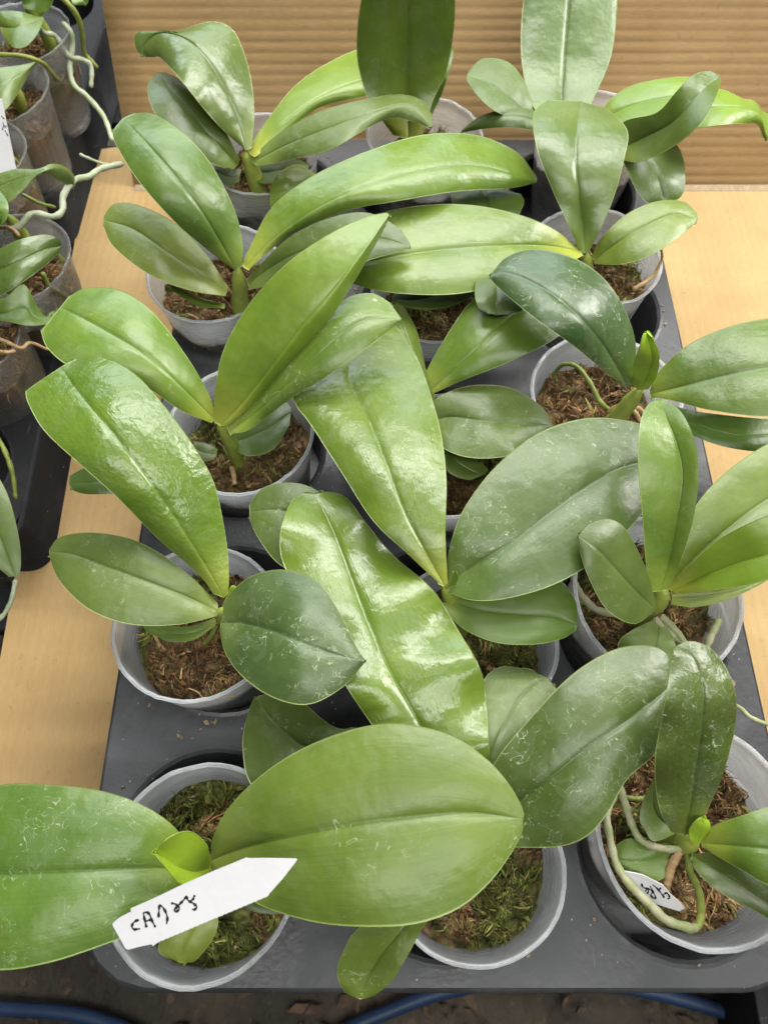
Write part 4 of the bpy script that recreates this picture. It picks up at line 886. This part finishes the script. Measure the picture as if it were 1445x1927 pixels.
out += low + [(350, 1358), (338, 1370), (325, 1357), (250, 1372), (160, 1396), (140, 1388), (92, 1302), (52, 1232)]
label_plate('plant_label', 'white pointed plastic label handwritten CA725, lying across the front left orchid', [(*Z(p), 9) for p in out],
            [(*Z((46, 1212)), 8.6), (*Z((160, 1396)), 8.3), (*Z((1364, 758)), 10.6)], .0007, [[Z(p) for p in s] for s in sk], 2.7)
def Z2(p): return (1090 + p[0] / 4.0704, 1380 + p[1] / 4.0704)
out2 = [(315, 1052), (480, 1085), (640, 1165), (690, 1225), (805, 1340), (765, 1364), (555, 1300), (420, 1200), (350, 1110)]
sk2 = [[(472, 1150), (488, 1180), (535, 1195), (560, 1215), (545, 1240), (575, 1270)], [(500, 1210), (530, 1190), (520, 1230)], [(540, 1170), (580, 1250), (575, 1268)], [(560, 1160), (600, 1195), (650, 1260)], [(600, 1200), (625, 1185)], [(640, 1235), (670, 1225), (690, 1260), (672, 1268)]]
label_plate('plant_label', 'small white label with upside-down writing tucked inside the front right pot', [(*Z2(p), 3.6) for p in out2],
            [(*Z2((315, 1052)), 4.5), (*Z2((805, 1340)), 3.4), (*Z2((480, 1085)), 4.5)], .0007, [[Z2(p) for p in s] for s in sk2], 2.0)

# ================================================================== neighbouring trays and plants on the left
GL = 'neighbouring orchids on the left trays'; GP = 'pots on the left trays'
def side_tray(label, e0, e1, zt, n):
    """e0 near, e1 far pixel on its right edge at height zt"""
    a = un(*e0, zt); b = un(*e1, zt); d = (b - a); ang = math.atan2(d.y, d.x) - math.pi / 2
    cell = .11; W = 3 * cell
    org = a - Vector((math.cos(ang), math.sin(ang), 0)) * W
    return tray('seedling_tray', label, org.x, org.y, cell, 3, n, zt / 100, zt / 100 - BZ - .0008, .040, M_TRAY2, ang, .012)
side_tray('black plastic tray at the far left edge holding the upper neighbouring pots', (92, 372), (192, 45), -1.0, 6)
side_tray('scuffed black tray at the left edge below, with a pale eyelet', (30, 1010), (104, 640), -1.0, 2)
S1 = pot(34, 62, 'grey pot at the top left corner on the black tray', 6.5, (0, 0), 'brown', .92, group=GP, mat=M_SMOKY)
S2 = pot(-14, 168, 'pot at the left edge whose leaf carries a round black spot', 6.5, (0, 0), 'brown', .92, group=GP, mat=M_SMOKY)
S3 = pot(-62, 292, 'whitish pot with a leaning label, cut by the left edge', 6.5, (0, 0), 'brown', .92, group=GP, mat=M_SMOKY)
S4 = pot(6, 488, 'smoky grey pot at the left edge under the shiny striped leaf', 5.5, (0, 0), 'brown', .98, group=GP, mat=M_SMOKY)
S5 = pot(-84, 625, 'pot at the left edge with a dry tan root over its rim', 5.5, (0, 0), 'brown', .92, group=GP, mat=M_SMOKY)
q = plant(70, 30, 7.4, 'neighbouring orchid in the top left corner with long hanging roots', .5, (0, 0), 3.6, group=GL)
leaf(q, [(50, 25), (40, 0), (30, -30)], [(68, 35), (70, 0), (75, -40)], [(80, 30), (98, 8), (102, -20)], [7.6, 8.6, 9.6], 'm', (.2, .2), .3, .5, .2)
leaf(q, [(120, -20), (132, -5), (140, 8), (155, 10)], [(130, -25), (145, -12), (158, 0), (162, 9)], [(150, -30), (165, -15), (168, -3), (166, 6)], [9, 9.4, 9.2, 8.8], 'm', (0, 0), .3, .5, .2)
leaf(q, [(10, 75), (30, 90), (52, 85), (72, 62), (84, 35)], [(0, 50), (25, 52), (50, 45), (70, 38), (83, 33)], [(-20, 25), (10, 20), (40, 22), (65, 30), (82, 32)], [7.6, 8.2, 8.4, 8.2, 8], 'm', (0, 0), .4, .5, .2)
root_(q, [(110, -10, 7.6), (130, 8, 7.6), (148, 35, 6.6), (156, 70, 5.0), (160, 100, 3.6), (185, 128, 2.4)], [.28, .28, .26, .2], M_ROOT_G, 31)
root_(q, [(118, 42, 6.9), (133, 60, 6.4), (137, 85, 5.5), (132, 125, 4.5), (140, 160, 3.8), (165, 182, 3.4), (196, 220, 3.0), (212, 265, 2.6)], [.26, .26, .26, .26, .22], M_ROOT_P, 32)
root_(q, [(70, 45, 7.4), (85, 62, 7.2), (105, 68, 6.6), (130, 105, 5.2), (155, 112, 4.6), (172, 125, 4.0), (172, 165, 3.0)], [.2, .24, .24, .22], M_ROOT_P, 33)
root_(q, [(42, 40, 7.8), (52, 31, 8.0), (64, 35, 7.8), (80, 58, 7.0)], [.16, .17, .16], M_ROOT, 34)
q = plant(8, 135, 7.4, 'neighbouring orchid at the left edge with a black-spotted folded leaf', .5, (0, 0), 3.6, group=GL)
lf = leaf(q, [(-20, 220), (5, 212), (28, 185), (50, 150), (68, 118)], [(-30, 180), (0, 165), (30, 145), (50, 132), (68, 117)], [(-30, 140), (0, 128), (30, 124), (52, 120), (67, 116)], [7.8, 8.4, 8.4, 8.0, 7.6], 'g', (-.6, 0), .5, .5, .2)
root_(q, [(-10, 103, 8.0), (40, 105, 8.0), (80, 118, 7.0), (105, 145, 4.5), (130, 165, 2.0), (146, 174, .6)], [.2, .2, .18, .14], M_ROOT_G, 35)
q = plant(18, 410, 7.0, 'neighbouring orchid at the left edge with a shiny striped leaf and a pale zigzag root', .5, (0, 0), 3.6, group=GL)
leaf(q, [(-40, 350), (-10, 330), (30, 318), (70, 318), (100, 308), (125, 315), (140, 330), (142, 345)], [(-40, 370), (-5, 352), (30, 338), (65, 328), (100, 318), (125, 325), (138, 340), (141, 352)], [(-30, 395), (0, 385), (20, 378), (50, 352), (80, 326), (110, 340), (125, 348), (138, 356)], [8.2, 9.0, 9.4, 9.6, 9.6, 8.6, 7.0], 'g', (0, -.2), .4, .7, .2)
leaf(q, [(-50, 340), (-10, 350), (15, 380), (14, 410), (0, 425)], [(-60, 380), (-30, 385), (0, 400), (2, 420)], [(-60, 420), (-30, 425), (-10, 428), (0, 427)], [8.6, 9.4, 9.6, 9.0], 'm', (0, 0), .1, .6, .2)
leaf(q, [(-60, 500), (0, 468), (40, 450), (85, 441), (112, 450), (116, 462)], [(-60, 530), (0, 507), (50, 485), (90, 468), (117, 464)], [(-60, 590), (0, 558), (45, 530), (85, 500), (110, 478), (116, 467)], [8.0, 9.2, 9.8, 9.6, 8.8], 'd', (.4, -.5), .15, .95, .5, fold=.4, bulge=.6)
leaf(q, [(-30, 560), (10, 560), (45, 535), (70, 575), (92, 598), (120, 575)], [(-30, 590), (10, 590), (45, 580), (75, 600), (122, 580)], [(-30, 600), (15, 605), (50, 612), (85, 610), (118, 590)], [6.2, 6.6, 6.4, 5.6, 5.0], 'm', (0, 0), .1, .4, .2)
root_(q, [(10, 440, 7.0), (38, 425, 7.4), (62, 402, 7.8), (100, 408, 7.6), (118, 396, 7.4), (120, 368, 7.4), (140, 340, 7.2), (168, 332, 7.0), (190, 318, 6.6), (232, 308, 6.0)], [.28, .26, .26, .27, .25, .25], M_ROOT_P, 36)
root_(q, [(150, 290, 7.2), (168, 298, 7.0), (195, 308, 6.6), (225, 311, 6.2)], [.13, .11, .11], M_ROOT_P, 37)
root_(q, [(80, 512, 6.0), (95, 540, 5.0), (120, 555, 3.6), (124, 566, 2.6)], [.2, .2, .18], M_ROOT_G, 38)
root_(q, [(42, 365, 6.5), (75, 382, 5.6), (105, 390, 4.6)], [.16, .14], M_ROOT_G, 39)
root_(q, [(-5, 428, 7.4), (22, 430, 7.6), (38, 445, 7.2)], [.16, .16], M_ROOT_T, 40)
q = plant(-30, 800, 6.0, 'neighbouring orchid cut by the left edge with a large dark hanging leaf', .5, (-1, 0), 3.6, group=GL)
leaf(q, [(-60, 860), (-20, 875), (15, 930), (36, 1010), (40, 1060), (36, 1085)], [(-80, 900), (-40, 940), (0, 1010), (28, 1084)], [(-90, 960), (-50, 1010), (-10, 1060), (18, 1086)], [6.6, 7.0, 6.6, 5.8], 'd', (0, 0), .1, .4, .2)
root_(q, [(-10, 815, 5.0), (8, 845, 4.6), (24, 890, 3.8), (30, 940, 2.8)], [.18, .18, .16], M_ROOT_G, 41)
root_(q, [(-20, 1175, 2.0), (5, 1160, 2.0), (22, 1130, 2.2), (30, 1090, 2.6)], [.18, .16], M_ROOT_P, 43)
root_(q, [(-15, 635, 6.2), (10, 642, 6.0), (40, 655, 5.6), (58, 645, 5.2), (92, 658, 4.4)], [.16, .16, .14, .1], M_ROOT_T, 42)
root_(q, [(-10, 660, 5.8), (14, 663, 5.8), (30, 660, 5.6)], [.16, .14], M_ROOT_T, 44)
# pale eyelet in the lower left tray
e = un(12, 771, -.8); v = []; f = []
for i in range(24):
    a = 6.28318 * i / 24
    for (r, z_) in ((.0040, .0), (.0046, .0018), (.0068, .0018), (.0078, .0002)): v.append((e.x + r * math.cos(a), e.y + r * math.sin(a), e.z + z_))
for i in range(24):
    j = (i + 1) % 24
    for k_ in range(3): f.append((i * 4 + k_, i * 4 + k_ + 1, j * 4 + k_ + 1, j * 4 + k_))
tag(mesh_obj('eyelet', v, f, simple('pale_eyelet', (.62, .60, .54), .5, .2)), 'pale ring eyelet set in the lower left black tray', 'eyelet')
# leaning label at the left edge
label_plate('plant_label', 'white leaning label with black writing at the left edge', [(-8, 188, 8), (4, 185, 8), (34, 330, 6), (40, 350, 6), (-6, 345, 6)], [(-8, 188, 10.5), (4, 185, 10.5), (34, 345, 6.2)], .0007,
            [[(3, 218), (9, 224)], [(6, 230), (10, 240), (13, 236)], [(10, 245), (16, 256)], [(8, 236), (5, 245)]], 1.1)
for r in sorted(LOG, key=lambda r: -r[2])[:6]: print('LEAF', r)
print('LEAVES', len(LOG))
